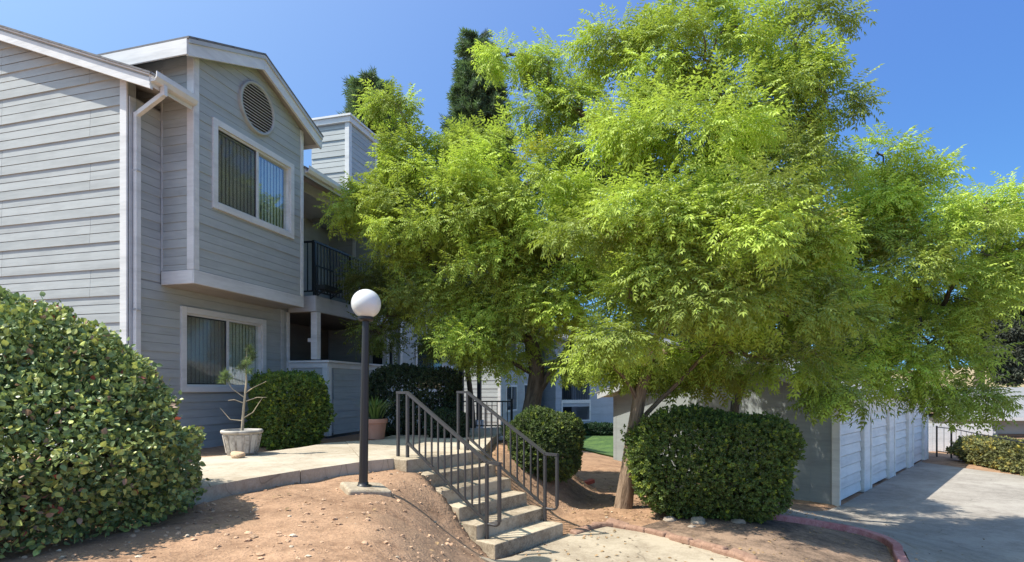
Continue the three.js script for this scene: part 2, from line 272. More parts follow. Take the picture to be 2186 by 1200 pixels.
struct('red_kerb', extrudePath(smoothPlan([[3.25, -8.62], [3.88, -8.50], [4.7, -8.58], [5.30, -8.66], [5.52, -8.48], [5.46, -8.1], [5.16, -7.6], [4.80, -6.95], [4.4, -6.0], [4.2, -4.6], [4.15, -3.2]], 70, H), kerbProf), M.red);
// front edging of the bed: short rough kerb stones, some of them shifted
{
  const pts = smoothPlan([[0.86, -7.47], [1.30, -7.86], [1.86, -7.42], [2.16, -6.94], [2.37, -6.64], [2.62, -6.2], [3.0, -5.3], [3.4, -3.6]], 200, H);
  const root = struct('bed_edging', extrudePath(pts.map((p) => p.clone().add(V(0, -0.06, 0))), [[-0.05, -0.1], [-0.05, 0.07], [0.05, 0.07], [0.05, -0.1]]), M.kerbOld);
  const stones = [0, 1, 2].map((k) => { const g = new RoundedBoxGeometry(0.33, 0.10, 0.12, 2, 0.035), p = g.attributes.position; for (let i = 0; i < p.count; i++) { const x = p.getX(i), y = p.getY(i), z = p.getZ(i); p.setXYZ(i, x + 0.012 * Math.sin(y * 40 + k), y + 0.012 * Math.sin(x * 23 + k * 2 + z * 30), z + 0.012 * Math.sin(x * 19 + k * 5)); }; const f = uvm(g); return f; });
  for (let i = 3; i < pts.length - 8; i += 11) { const a = pts[i], b = pts[i + 6]; const m = mesh('edging_stone', stones[i % 3], M.kerbOld, root); m.position.copy(a).add(V(rr(-0.015, 0.015), 0.022 + rr(-0.02, 0.012), rr(-0.015, 0.015))); m.rotation.set(rr(-0.08, 0.08), Math.atan2(-(b.z - a.z), b.x - a.x) + rr(-0.1, 0.1), rr(-0.08, 0.08)); }
}
// ---------------------------------------------------------------- the apartment building on the left
// local axes: x = s (along the facade, away from the camera), z = n (out of the facade), y up; heights given from eye level
const BY = -1.04, C3 = 0.137, HEAVY = 1.417;
const house = thing('apartment_building', 'two storey grey lap sided apartment building with white trim and bay window', 'apartment building', [O[0], BY, O[1]], Math.atan2(0.9636, 0.267));
const hb = (s0, s1, y0, y1, n0, n1) => box(s0, s1, y0 - BY, y1 - BY, n0, n1);
const hr = (s0, s1, y0, y1, n0, n1, r = 0.008) => rbox(s0, s1, y0 - BY, y1 - BY, n0, n1, r);
const L = (s, y, n) => V(s, y - BY, n);
const faceLeft = (s) => (u, y, p) => [s - p, y - BY, u];      // wall that faces the camera: u = n
const faceFront = (n) => (u, y, p) => [u, y - BY, n + p];     // wall that faces the trees: u = s
function boardGeo(fr, ub0, ub1, ut0, ut1, yb, yt, pb, pt) {
  const a = fr(ub0, yb, pb), b = fr(ub1, yb, pb), c = fr(ut1, yt, pt), d = fr(ut0, yt, pt), e = fr(ub0, yb, 0), f = fr(ub1, yb, 0), h = fr(ut1, yt, 0), i = fr(ut0, yt, 0);
  const pos = [], uv = [], du = rnd() * 5, dv = rnd() * 5, t = (p, u, v) => { pos.push(...p); uv.push(u + du, v + dv); };
  for (const [p, u, v] of [[a, ub0, yb], [b, ub1, yb], [c, ut1, yt], [a, ub0, yb], [c, ut1, yt], [d, ut0, yt], [e, ub0, 0], [f, ub1, 0], [b, ub1, pb], [e, ub0, 0], [b, ub1, pb], [a, ub0, pb], [a, 0, yb], [d, 0, yt], [i, 0.01, yt], [a, 0, yb], [i, 0.01, yt], [e, 0.01, yb], [b, 0, yb], [h, 0.01, yt], [c, 0, yt], [b, 0, yb], [f, 0.01, yb], [h, 0.01, yt]]) t(p, u, v);
  const g = new THREE.BufferGeometry(); g.setAttribute('position', new THREE.Float32BufferAttribute(pos, 3)); g.setAttribute('uv', new THREE.Float32BufferAttribute(uv, 2)); g.computeVertexNormals(); return g;
}
// lap siding in courses; every third course stands a little further proud, as on the panels of the photograph
function siding(parent, fr, y0, y1, range, { holes = [], mats = M.siding, joints = [], asOne = false, heavy = 0.02 } = {}) {
  const k0 = Math.floor((y0 - HEAVY) / C3), list = [];
  for (let k = k0; HEAVY + k * C3 < y1 - 0.004; k++) {
    const yb = Math.max(y0, HEAVY + k * C3), yt = Math.min(y1, HEAVY + (k + 1) * C3); if (yt - yb < 0.012) continue;
    const j3 = ((k % 3) + 3) % 3, pb = heavy * (1 - j3 / 3) + 0.004 + rr(-0.001, 0.001), pt = pb - heavy / 3, gap = j3 ? (heavy > 0.015 ? 0.012 : 0.006) : 0;
    const [b0, b1] = range(yb), [t0, t1] = range(yt); if (b1 - b0 < 0.02) continue;
    const segs = [];
    const hole = holes.find((h) => yt > h.y0 + 0.004 && yb < h.y1 - 0.004);
    if (hole) {
      segs.push([b0, hole.u0, t0, hole.u0, yb, yt], [hole.u1, b1, hole.u1, t1, yb, yt]);
      if (hole.y0 - yb > 0.012) segs.push([hole.u0, hole.u1, hole.u0, hole.u1, yb, hole.y0]);
      if (yt - hole.y1 > 0.012) segs.push([hole.u0, hole.u1, hole.u0, hole.u1, hole.y1, yt]);
    } else segs.push([b0, b1, t0, t1, yb, yt]);
    for (const s of segs) {
      const cut = joints.filter((q) => (Math.floor(k / 3) + 100) % 2 === q[1]).map((q) => q[0]).filter((q) => q > s[0] + 0.15 && q < s[1] - 0.15).sort((a, b) => a - b);
      let a0 = s[0], a1 = s[2];
      for (const c of [...cut, null]) {
        const e0 = c === null ? s[1] : c - 0.0025, e1 = c === null ? s[3] : c - 0.0025;
        if (e0 - a0 > 0.01) list.push([boardGeo(fr, a0, e0, Math.max(a0, a1), e1, s[4] + (s[5] - s[4] > 0.05 ? gap : 0), s[5], pb, pt), mats[Math.floor(rnd() * mats.length)]]);
        if (c !== null) a0 = a1 = c + 0.0025;
      }
    }
  }
  if (asOne) { mesh('siding', list.map((q) => q[0]), mats[0], parent).userData.kind = 'stuff'; return; }
  for (const [g, m] of list) mesh('siding_board', g, m, parent);
}
function wallPrism(outline, holes, h0, h1, axis) {           // outline in (u, y); axis 'x': u = n, thickness along s ; 'z': u = s, thickness along n
  const sh = new THREE.Shape(outline.map(([a, b]) => new THREE.Vector2(a, b - BY)));
  for (const h of holes) sh.holes.push(new THREE.Path([[h.u0, h.y0], [h.u0, h.y1], [h.u1, h.y1], [h.u1, h.y0]].map(([a, b]) => new THREE.Vector2(a, b - BY))));
  const g = new THREE.ExtrudeGeometry(sh, { depth: h1 - h0, bevelEnabled: false }).translate(0, 0, h0), p = g.attributes.position;
  if (axis === 'x') for (let i = 0; i < p.count; i++) p.setXYZ(i, p.getZ(i), p.getY(i), p.getX(i));
  g.deleteAttribute('normal'); const f = uvm(g); f.computeVertexNormals(); return f;
}
const EAVE = 4.57, SL = 0.3957, roofY = (n) => EAVE + SL * (0.66 - n);
// left gable wall, in the sun
{
  const top = (n) => roofY(n) - 0.16, RN = -5;
  const w = mesh('wall', wallPrism([[0, -3], [0, top(0)], [RN, top(RN)], [-10, top(0)], [-10, -3]], [], 0, 0.14, 'x'), M.wallBack, house);
  siding(w, faceLeft(0), -1.3, top(RN) - 0.02, (y) => { const d = y < top(0) ? 0 : (y - top(0)) / SL; return [-Math.max(5.5, 0) - 0 > -10 + d ? -10 + d : -7.5 + Math.max(0, d - 2.5), Math.min(-0.115, -d)]; }, { joints: [[-0.72, 0], [-4.4, 0], [-2.6, 1]], heavy: 0.019 });
  mesh('corner_board', hr(-0.034, 0.0, -1.2, top(0) + 0.03, -0.115, 0.018), M.trim, house);
}
function slidingWindow(frameAt, u0, u1, y0, y1, dark, blinds) { // frameAt(u, y, p): p = outwards
  const bx = (a, b, c, d, p0, p1, r) => { const q = frameAt(a, c, p0), w = frameAt(b, d, p1); return r ? rbox(Math.min(q[0], w[0]), Math.max(q[0], w[0]), Math.min(q[1], w[1]), Math.max(q[1], w[1]), Math.min(q[2], w[2]), Math.max(q[2], w[2]), r) : box(Math.min(q[0], w[0]), Math.max(q[0], w[0]), Math.min(q[1], w[1]), Math.max(q[1], w[1]), Math.min(q[2], w[2]), Math.max(q[2], w[2])); };
  const t = 0.105, win = mesh('window', [bx(u0, u0 + t, y0, y1, 0.002, 0.045, 0.006), bx(u1 - t, u1, y0, y1, 0.002, 0.045, 0.006), bx(u0 + t, u1 - t, y1 - t, y1, 0.002, 0.048, 0.006), bx(u0 + t, u1 - t, y0, y0 + t, 0.002, 0.048, 0.006)], M.trim, house);
  const a = u0 + t, b = u1 - t, c = y0 + t, d = y1 - t, m = (a + b) / 2 + 0.04, f = 0.03;
  mesh('frame', [bx(a, a + f, c, d, -0.10, 0.012), bx(b - f, b, c, d, -0.10, 0.012), bx(a + f, b - f, c, c + f, -0.10, 0.012), bx(a + f, b - f, d - f, d, -0.10, 0.012), bx(m - 0.028, m + 0.028, c + f, d - f, -0.06, 0.004)], M.trim, win);
  mesh('sash', [bx(a + f, a + f + 0.02, c + f, d - f, -0.03, -0.012), bx(m - 0.05, m - 0.028, c + f, d - f, -0.03, -0.012), bx(a + f + 0.02, m - 0.05, c + f, c + f + 0.02, -0.03, -0.012), bx(a + f + 0.02, m - 0.05, d - f - 0.02, d - f, -0.03, -0.012)], M.balIron, win);
  mesh('pane', bx(a + f + 0.02, m - 0.05, c + f + 0.02, d - f - 0.02, -0.022, -0.018), dark, win);
  mesh('insect_screen', bx(a + f + 0.02, m - 0.05, c + f + 0.02, d - f - 0.02, -0.016, -0.0155), M.screen, win);
  mesh('pane', bx(m + 0.028, b - f, c + f, d - f, -0.05, -0.046), M.glass, win);
  mesh('room', [bx(a - 0.3, b + 0.3, c - 0.5, d + 0.15, -2.0, -1.96), bx(a - 0.3, a - 0.26, c - 0.5, d + 0.15, -1.96, -0.16), bx(b + 0.26, b + 0.3, c - 0.5, d + 0.15, -1.96, -0.16), bx(a - 0.26, b + 0.26, c - 0.5, c - 0.46, -1.96, -0.16), bx(a - 0.26, b + 0.26, d + 0.11, d + 0.15, -1.96, -0.16)], M.room, win);
  for (let u = a + 0.05, k = 0; u < b - 0.02; u += 0.088, k++) {
    const q = frameAt(u, c + 0.02, -0.14), w = frameAt(u, d - 0.03, -0.14), g = new THREE.BoxGeometry(0.086, w[1] - q[1], 0.002).rotateY((blinds ?? 0.35) + rr(-0.06, 0.06)).translate(q[0], (q[1] + w[1]) / 2, q[2]);
    mesh('blind_slat', uvm(g), M.blind, win);
  }
  return win;
}
// ground floor front wall with its window
{
  const win = { u0: 1.055, u1: 2.91, y0: 0.045, y1: 1.28 };
  const w = mesh('wall', wallPrism([[0.14, -3], [0.14, 4.45], [3.75, 4.45], [3.75, -3]], [win], -0.14, 0, 'z'), M.wallBack, house);
  siding(w, faceFront(0), -1.1, 1.68, () => [0.13, 3.49], { holes: [win], heavy: 0.012 });
  siding(w, faceFront(0), 1.70, 4.42, () => [0.13, 0.565], { heavy: 0.012 });
  siding(w, faceFront(0), 1.70, 4.42, () => [3.35, 3.75], { heavy: 0.012, asOne: true });
  siding(w, faceFront(0), -1.1, 1.64, () => [3.585, 3.68], { heavy: 0.012, asOne: true });
  mesh('corner_board', hr(0.0, 0.115, -1.2, 4.42, 0.0185, 0.04), M.trimGray, house);
  mesh('corner_board', hr(3.49, 3.585, -1.15, 1.66, 0.001, 0.03), M.trimGray, house);
  mesh('corner_board', hr(3.68, 3.765, -1.15, 1.63, 0.001, 0.035), M.trim, house);
  slidingWindow((u, y, p) => [u, y - BY, p], 0.95, 3.017, -0.06, 1.385, M.glassScreen, 0.12);
  mesh('foundation', hb(0.0, 3.75, -1.6, -1.1, -0.1, 0.012), M.concrete, house);
}
// bay on the upper floor
const BS0 = 0.581, BS1 = 3.333, BN = 0.647, RC = 1.955, gable = (s) => 6.00 - 0.41 * Math.abs(s - RC);
{
  const win = { u0: 1.05, u1: 2.92, y0: 3.075, y1: 4.345 }, under = (s) => gable(s) - 0.17;
  const bay = mesh('bay', wallPrism([[BS0, 1.70], [BS0, under(BS0)], [RC, under(RC)], [BS1, under(BS1)], [BS1, 1.70]], [win], BN - 0.12, BN, 'z'), M.wallBack, house);
  siding(bay, faceFront(BN), 1.885, under(RC) - 0.03, (y) => { const k = y <= under(BS0) ? 0 : (y - under(BS0)) / 0.41; return [BS0 + Math.max(0.1, k), BS1 - Math.max(0.075, k)]; }, { holes: [win], heavy: 0.012 });
  const side = mesh('bay_side', wallPrism([[0.0, 1.70], [0.0, under(BS0)], [BN - 0.12, under(BS0)], [BN - 0.12, 1.70]], [], BS0, BS0 + 0.1, 'x'), M.wallBack, house);
  siding(side, faceLeft(BS0), 1.885, under(BS0), () => [0.02, BN - 0.115], { heavy: 0.012 });
  const up = mesh('bay_side', hb(BS0, BS0 + 0.1, 4.5, under(BS0), -2.2, -0.001), M.wallBack, house);
  siding(up, faceLeft(BS0), 4.55, under(BS0), () => [-2.2, 0.018], { heavy: 0.012, asOne: true });
  mesh('bay_side', hb(BS1 - 0.1, BS1 - 0.001, 1.70, 5.3, 0.001, BN - 0.121), M.siding[0], house);
  mesh('soffit', hb(BS0 + 0.01, BS1 - 0.01, 1.655, 1.699, 0.002, BN - 0.01), M.soffit, house);
  mesh('band_board', hr(BS0 - 0.022, BS1 + 0.022, 1.66, 1.878, BN + 0.001, BN + 0.026), M.trim, house);
  mesh('band_board', hr(BS0 - 0.024, BS0 - 0.001, 1.66, 1.878, 0.03, BN), M.trim, house);
  mesh('corner_board', hr(BS0 - 0.0, BS0 + 0.095, 1.88, under(BS0) - 0.01, BN + 0.0015, BN + 0.024), M.trim, house);
  mesh('corner_board', hr(BS0 - 0.024, BS0 - 0.0005, 1.88, under(BS0) - 0.01, BN - 0.11, BN + 0.024), M.trim, house);
  mesh('corner_board', hr(BS0 - 0.02, BS0 - 0.001, 1.88, 5.1, 0.013, 0.05), M.trimGray, house);
  mesh('corner_board', hr(BS1 - 0.075, BS1 + 0.02, 1.88, under(BS1) - 0.01, BN + 0.0015, BN + 0.024), M.trim, house);
  slidingWindow((u, y, p) => [u, y - BY, BN + p], 0.943, 3.027, 2.968, 4.452, M.glassScreen, 0.28);
  // round louvred gable vent
  const vc = [1.985, 5.075], vr = 0.455;
  const ring = lathe([[vr - 0.055, 0.03], [vr - 0.055, 0.062], [vr - 0.02, 0.07], [vr, 0.06], [vr, 0.0]], 56).rotateX(Math.PI / 2).translate(vc[0], vc[1] - BY, BN);
  const vent = mesh('gable_vent', uvm(ring), paint(0.42, 0.425, 0.40), house);
  mesh('backing', new THREE.CylinderGeometry(vr - 0.03, vr - 0.03, 0.01, 40).rotateX(Math.PI / 2).translate(vc[0], vc[1] - BY, BN + 0.012), M.dark, vent);
  for (let k = -7; k <= 7; k++) { const y = k * 0.053, h = Math.sqrt((vr - 0.05) ** 2 - y * y); mesh('louvre', uvm(new THREE.BoxGeometry(2 * h, 0.006, 0.045).rotateX(0.7).translate(vc[0], vc[1] + y - BY, BN + 0.038)), M.trim, vent); }
  // bay roof
  const e0 = 0.28, e1 = 3.70, n0 = -3.2, n1 = 0.81;
  const P2 = (dy0, dy1, a0, a1) => [[RC, gable(RC) + dy1], [a0, gable(a0) + dy1], [a0, gable(a0) + dy0], [RC, gable(RC) + dy0], [a1, gable(a1) + dy0], [a1, gable(a1) + dy1]].map(([s, y]) => [s, y - BY]);
  const roof = mesh('bay_roof', prism(P2(-0.15, -0.003, e0, e1), n0, n1), M.soffit, house);
  mesh('shingles', prism(P2(0.0, 0.03, e0 - 0.03, e1 + 0.03), n0, n1 + 0.075), M.shingle, roof);
  const barge = (a, b) => prism([[a, gable(a) - 0.26], [b, gable(b) - 0.26], [b, gable(b) - 0.004], [a, gable(a) - 0.004]].map(([s, y]) => [s, y - BY]), n1 + 0.001, n1 + 0.045);
  mesh('barge_board', barge(e0 - 0.005, RC - 0.001), M.trim, roof); mesh('barge_board', barge(RC + 0.001, e1 + 0.005), M.trim, roof);
  const strip = (a, b) => prism([[a, gable(a) - 0.07], [b, gable(b) - 0.07], [b, gable(b) - 0.004], [a, gable(a) - 0.004]].map(([s, y]) => [s, y - BY]), n1 + 0.046, n1 + 0.068);
  mesh('trim_strip', [strip(e0 - 0.01, RC - 0.001), strip(RC + 0.001, e1 + 0.01)], M.trimGray, roof);
  mesh('fascia', hr(e0 - 0.03, e0 - 0.002, 5.06, 5.305, n0, n1 + 0.04), M.trim, roof);
  mesh('fascia', hr(e1 + 0.002, e1 + 0.03, 5.06, 5.28, n0, n1 + 0.04), M.trim, roof);
}
// main roof, gutters, downspout
{
  const RN = -5, S1 = 14.2;
  const sect = (d0, d1, ne) => [[ne, roofY(ne) + d1], [RN, roofY(RN) + d1], [2 * RN - 0.66, EAVE + d1], [2 * RN - 0.66, EAVE + d0], [RN, roofY(RN) + d0], [ne, roofY(ne) + d0]].map(([n, y]) => [n, y - BY]);
  const roof = mesh('roof', [prism(sect(-0.15, -0.03, 0.64), -0.16, 0.56, 'x'), prism(sect(-0.15, -0.03, -0.16), 0.561, 3.349, 'x'), prism(sect(-0.15, -0.03, 0.64), 3.35, S1, 'x')], M.soffit, house);
  mesh('shingles', [prism(sect(-0.028, 0.0, 0.70), -0.25, 0.555, 'x'), prism(sect(-0.028, 0.0, -0.16), 0.556, 3.354, 'x'), prism(sect(-0.028, 0.0, 0.70), 3.355, S1, 'x')], M.shingle, roof);
  const rake = (d0, d1, s0, s1, ne) => prism([[ne, roofY(ne) + d0], [ne, roofY(ne) + d1], [RN, roofY(RN) + d1], [RN, roofY(RN) + d0]].map(([n, y]) => [n, y - BY]), s0, s1, 'x');
  mesh('barge_board', rake(-0.235, -0.085, -0.205, -0.162, 0.655), M.trim, roof);
  mesh('trim_strip', rake(-0.084, -0.052, -0.19, -0.161, 0.66), M.siding[1], roof);
  mesh('trim_strip', rake(-0.051, -0.029, -0.23, -0.1605, 0.67), M.trim, roof);
  const gp = [[0.655, 4.44], [0.735, 4.44], [0.775, 4.50], [0.775, 4.575], [0.76, 4.575], [0.755, 4.51], [0.725, 4.46], [0.672, 4.46], [0.672, 4.575], [0.655, 4.575]].map(([n, y]) => [n, y - BY]);
  mesh('gutter', prism(gp, -0.20, 0.552, 'x'), M.trim, roof); mesh('gutter', prism(gp, 3.4, S1, 'x'), M.trim, roof);
  mesh('fascia', hb(-0.205, 0.55, 4.38, 4.535, 0.641, 0.654), M.trim, roof); mesh('fascia', hb(3.36, S1, 4.38, 4.535, 0.641, 0.654), M.trimGray, roof);
  const pipe = mesh('downspout', [bar(L(-0.03, 4.45, 0.715), L(-0.03, 4.30, 0.715), 0.075, 0.055), bar(L(-0.03, 4.32, 0.70), L(0.085, 4.17, 0.10), 0.06, 0.07), bar(L(0.085, 4.19, 0.085), L(0.085, 1.2, 0.085), 0.062, 0.075), bar(L(0.085, 1.22, 0.08), L(0.085, -1.0, 0.08), 0.066, 0.08)], M.trim, house);
  mesh('pipe_strap', [hb(0.045, 0.125, 1.19, 1.215, 0.03, 0.13)], M.trimGray, pipe); mesh('pipe_strap', [hb(0.045, 0.125, 3.3, 3.325, 0.03, 0.13)], M.trimGray, pipe);
}
// porch below, balcony above
{
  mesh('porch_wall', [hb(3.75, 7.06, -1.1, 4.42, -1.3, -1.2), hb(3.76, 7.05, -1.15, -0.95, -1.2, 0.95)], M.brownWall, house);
  mesh('soffit', hb(3.76, 7.05, 4.405, 4.44, -1.19, -0.001), M.trimGray, house);
  mesh('beam', hr(3.35, 7.05, 4.36, 4.60, 0.001, 0.09), M.trimGray, house);
  mesh('balcony_wall', hb(3.76, 7.05, 1.98, 4.40, -1.199, -1.17), M.siding[1], house);
  const end = mesh('wall', hb(7.06, 7.2, -2.5, 4.42, -1.2, 0.95), M.wallBack, house);
  siding(end, faceLeft(7.06), 1.97, 4.35, () => [-1.16, 0.9], { asOne: true, heavy: 0.012 });
  siding(end, faceLeft(7.06), -1.0, 1.6, () => [-1.16, 0.9], { asOne: true, heavy: 0.012 });
  mesh('door_frame', [hb(7.01, 7.058, 1.98, 4.24, -0.42, -0.33), hb(7.01, 7.058, 4.13, 4.24, -0.33, 0.55), hb(7.01, 7.058, 1.98, 4.24, 0.55, 0.64)], M.trim, house);
  mesh('door', hb(7.03, 7.057, 1.98, 4.13, -0.33, 0.55), M.siding[3], house);
  mesh('window', [hb(7.01, 7.058, -0.2, 1.3, 0.1, 0.18), hb(7.01, 7.058, -0.2, 1.3, 0.78, 0.86), hb(7.01, 7.058, 1.22, 1.3, 0.18, 0.78), hb(7.01, 7.058, -0.2, -0.12, 0.18, 0.78)], M.trim, house);
  mesh('pane', hb(7.03, 7.057, -0.12, 1.22, 0.18, 0.78), M.darkGlass, house);
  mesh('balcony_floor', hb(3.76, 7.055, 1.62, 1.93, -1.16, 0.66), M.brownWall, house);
  mesh('fascia', hr(3.75, 7.055, 1.63, 1.965, 0.661, 0.70), M.trimGray, house);
  mesh('fascia', hr(3.71, 3.749, 1.63, 1.965, 0.03, 0.70), M.trimGray, house);
  mesh('column', hr(3.752, 3.90, 0.62, 1.628, 0.555, 0.70), M.trim, house);
  mesh('column', hr(6.86, 7.0, 0.62, 1.628, 0.555, 0.70), M.trim, house);
  const half = mesh('porch_half_wall', [hb(3.77, 3.89, -1.35, 0.55, 0.0, 0.95), hb(3.89, 7.058, -1.35, 0.55, 0.83, 0.95)], M.wallBack, house);
  siding(half, faceLeft(3.77), -0.98, 0.5, () => [0.09, 0.83], { heavy: 0.012 });
  siding(half, faceFront(0.95), -0.98, 0.5, () => [3.98, 7.05], { heavy: 0.012 });
  mesh('cap', [hr(3.71, 7.06, 0.551, 0.60, 0.80, 1.01), hr(3.71, 3.93, 0.551, 0.599, 0.03, 0.799)], M.trim, half);
  mesh('trim', [hr(3.735, 3.769, 0.44, 0.549, 0.02, 0.84), hr(3.735, 3.769, -1.0, 0.549, 0.841, 0.97), hr(3.77, 3.88, -1.0, 0.549, 0.951, 0.98), hr(3.881, 7.05, 0.44, 0.549, 0.951, 0.975), hr(3.735, 3.769, -1.0, 0.44, 0.02, 0.08)], M.trim, half);
  // balcony railing
  const rail = mesh('balcony_railing', [hb(3.74, 7.05, 3.105, 3.145, 0.60, 0.65), hb(3.74, 7.05, 2.06, 2.09, 0.61, 0.64), hb(3.775, 3.80, 3.105, 3.145, 0.05, 0.60), hb(3.775, 3.80, 2.06, 2.09, 0.05, 0.60)], M.balIron, house);
  for (const s of [3.79, 5.2, 6.98]) mesh('post', hb(s - 0.028, s + 0.028, 1.70, 3.104, 0.598, 0.654), M.balIron, rail);
  for (let s = 3.90; s < 6.95; s += 0.118) if (Math.abs(s - 5.2) > 0.05) mesh('baluster', hb(s - 0.009, s + 0.009, 2.09, 3.105, 0.616, 0.634), M.balIron, rail);
  for (let n = 0.1; n < 0.58; n += 0.118) mesh('baluster', hb(3.778, 3.796, 2.09, 3.105, n - 0.009, n + 0.009), M.balIron, rail);
  mesh('porch_light', [hb(3.84, 3.88, 1.0, 1.08, 0.42, 0.5)], M.trim, house);
}
// chimney
{
  const ch = mesh('chimney', hb(6.1, 7.5, 4.3, 6.84, -1.06, 0.03), M.wallBack, house);
  siding(ch, faceLeft(6.1), 4.6, 6.74, () => [-1.05, -0.07], { heavy: 0.022 });
  siding(ch, faceFront(0.03), 4.4, 6.74, () => [6.2, 7.4], { heavy: 0.012 });
  mesh('corner_board', [hr(6.07, 6.099, 4.4, 6.76, -0.07, 0.055), hr(6.1, 6.2, 4.4, 6.76, 0.031, 0.056), hr(7.4, 7.52, 4.4, 6.76, 0.031, 0.056)], M.trim, ch);
  mesh('cap', [hr(6.03, 7.57, 6.762, 6.90, -1.13, 0.10), hb(5.99, 7.61, 6.901, 6.95, -1.17, 0.14)], M.trim, ch);
  mesh('flue_cap', [lathe([[0.17, 0], [0.17, 0.14], [0.22, 0.15], [0.22, 0.24], [0.0, 0.26]], 24).translate(6.7, 6.951 - BY, -0.55)], M.dark, ch);
  mesh('flashing', hb(6.9, 7.3, 6.951, 6.985, -0.9, -0.3), M.trimGray, ch);
}
// second, projecting part further back, with its own porch
{
  const w = mesh('wall', hb(7.2, 10.8, -2.5, 4.4, 0.80, 0.95), M.wallBack, house);
  siding(w, faceFront(0.95), -1.2, 4.3, () => [7.2, 10.8], { asOne: true, heavy: 0.012 });
  mesh('corner_board', hr(7.08, 7.2, -1.3, 4.4, 0.951, 0.98), M.trim, house); mesh('corner_board', hr(10.7, 10.82, -1.3, 4.4, 0.966, 0.99), M.trim, house);
  const win = mesh('window', [hr(8.0, 8.1, -0.1, 1.35, 0.966, 1.0), hr(9.9, 10.0, -0.1, 1.35, 0.966, 1.0), hr(8.1, 9.9, 1.25, 1.35, 0.966, 1.0), hr(8.1, 9.9, -0.1, 0.0, 0.966, 1.0)], M.trim, house);
  mesh('pane', hb(8.1, 9.9, 0.0, 1.25, 0.967, 0.985), M.darkGlass, win);
  mesh('porch_wall', [hb(10.8, 14.2, -2.5, 4.4, -0.1, 0.0), hb(10.8, 14.2, 1.62, 1.93, 0.0, 0.95), hb(10.8, 14.2, -1.5, -1.2, 0.0, 0.95)], M.siding[1], house);
  for (const s of [11.98, 13.9]) mesh('column', hb(s - 0.07, s + 0.07, -1.2, 1.62, 0.80, 0.94), M.balIron, house);
  const w2 = mesh('window', [hb(12.2, 12.3, -0.8, 0.7, 0.001, 0.05), hb(13.4, 13.5, -0.8, 0.7, 0.001, 0.05), hb(12.3, 13.4, 0.6, 0.7, 0.001, 0.05), hb(12.3, 13.4, -0.8, -0.7, 0.001, 0.05), hb(12.82, 12.88, -0.7, 0.6, 0.001, 0.04)], M.trim, house);
  mesh('pane', hb(12.3, 13.4, -0.7, 0.6, 0.002, 0.02), M.darkGlass, w2);
  mesh('porch_roof', prism([[0.64, 4.42], [1.7, 4.0], [1.7, 4.12], [0.64, 4.54]].map(([n, y]) => [n, y - BY]), 7.0, 14.2, 'x'), M.shingle, house);
}
// black shelf for pots that hangs on the balcony railing
{
  const p = L(4.0, 2.0, 0.72).applyAxisAngle(V(0, 1, 0), Math.atan2(0.9636, 0.267)).add(house.position);
  const t = thing('plant_shelf', 'black metal plant shelf hooked onto the corner of the upstairs balcony railing', 'shelf', [p.x, p.y, p.z], Math.atan2(0.9636, 0.267));
  mesh('tray', [box(-0.28, 0.36, 0.10, 0.13, -0.02, 0.20), box(-0.28, 0.36, 0.13, 0.19, 0.185, 0.2), box(-0.28, -0.265, 0.13, 0.19, -0.02, 0.185), box(0.345, 0.36, 0.13, 0.19, -0.02, 0.185)], M.balIron, t);
  for (const x of [-0.2, 0.28]) mesh('bracket', [box(x - 0.012, x + 0.012, 0.1, 0.62, -0.04, -0.02), bar(V(x, -0.02, -0.03), V(x, 0.1, 0.17), 0.02), box(x - 0.012, x + 0.012, -0.1, 0.1, -0.04, -0.02)], M.balIron, t);
  mesh('rail', box(-0.28, 0.36, 0.58, 0.61, -0.019, 0.0), M.balIron, t);
}
// ---------------------------------------------------------------- buildings further back
function farWindow(parent, bx, u0, u1, y0, y1, p) {           // bx(u0,u1,y0,y1,p0,p1)
  const t = 0.1, w = mesh('window', [bx(u0, u0 + t, y0, y1, p, p + 0.04), bx(u1 - t, u1, y0, y1, p, p + 0.04), bx(u0 + t, u1 - t, y1 - t, y1, p, p + 0.04), bx(u0 + t, u1 - t, y0, y0 + t, p, p + 0.04), bx((u0 + u1) / 2 - 0.03, (u0 + u1) / 2 + 0.03, y0 + t, y1 - t, p, p + 0.03)], M.trim, parent);
  mesh('pane', bx(u0 + t, u1 - t, y0 + t, y1 - t, p + 0.001, p + 0.012), M.darkGlass, w);
}
{
  const b = thing('apartment_building', 'distant grey apartment block behind the left tree with a sunlit white end wall', 'apartment building', [-0.576, -2.45, -28], Math.atan2(0.9636, 0.267));
  const w = mesh('wall', box(0, 14, 0, 5.6, -9, 0), M.siding[0], b);
  const y0 = -2.45, k = BY; // courses on the lit end wall, one by one
  for (let y = 0.0, i = 0; y < 5.3; y += 0.205, i++) { const g = boardGeo((u, yy, p) => [-p, yy, u], -5, -0.12, -5, -0.12, y, y + 0.2045, i % 2 ? 0.008 : 0.02, 0.003); mesh('siding_board', g, M.siding[2], w); }
  mesh('corner_board', [box(-0.03, 0, 0, 5.6, -0.12, 0.02), box(0.0, 0.12, 0, 5.6, 0.001, 0.022)], M.trim, b);
  const bx = (u0, u1, a, c, p0, p1) => box(u0, u1, a, c, p0, p1);
  for (const yy of [1.15, 3.9]) { farWindow(b, bx, 0.95, 3.1, yy + 0.1, yy + 1.5, 0.002); farWindow(b, bx, 4.6, 6.6, yy + 0.1, yy + 1.6, 0.002); farWindow(b, bx, 8.6, 11.2, yy - 0.2, yy + 1.6, 0.002); }
  mesh('corner_board', box(12.8, 13.6, 0, 5.6, 0.001, 0.03), M.trim, b);
  mesh('roof', prism([[0.5, 5.5], [-4.5, 7.5], [-9.5, 5.5], [-9.5, 5.62], [-4.5, 7.64], [0.5, 5.64]], -0.4, 14.4, 'x'), M.shingle, b);
}
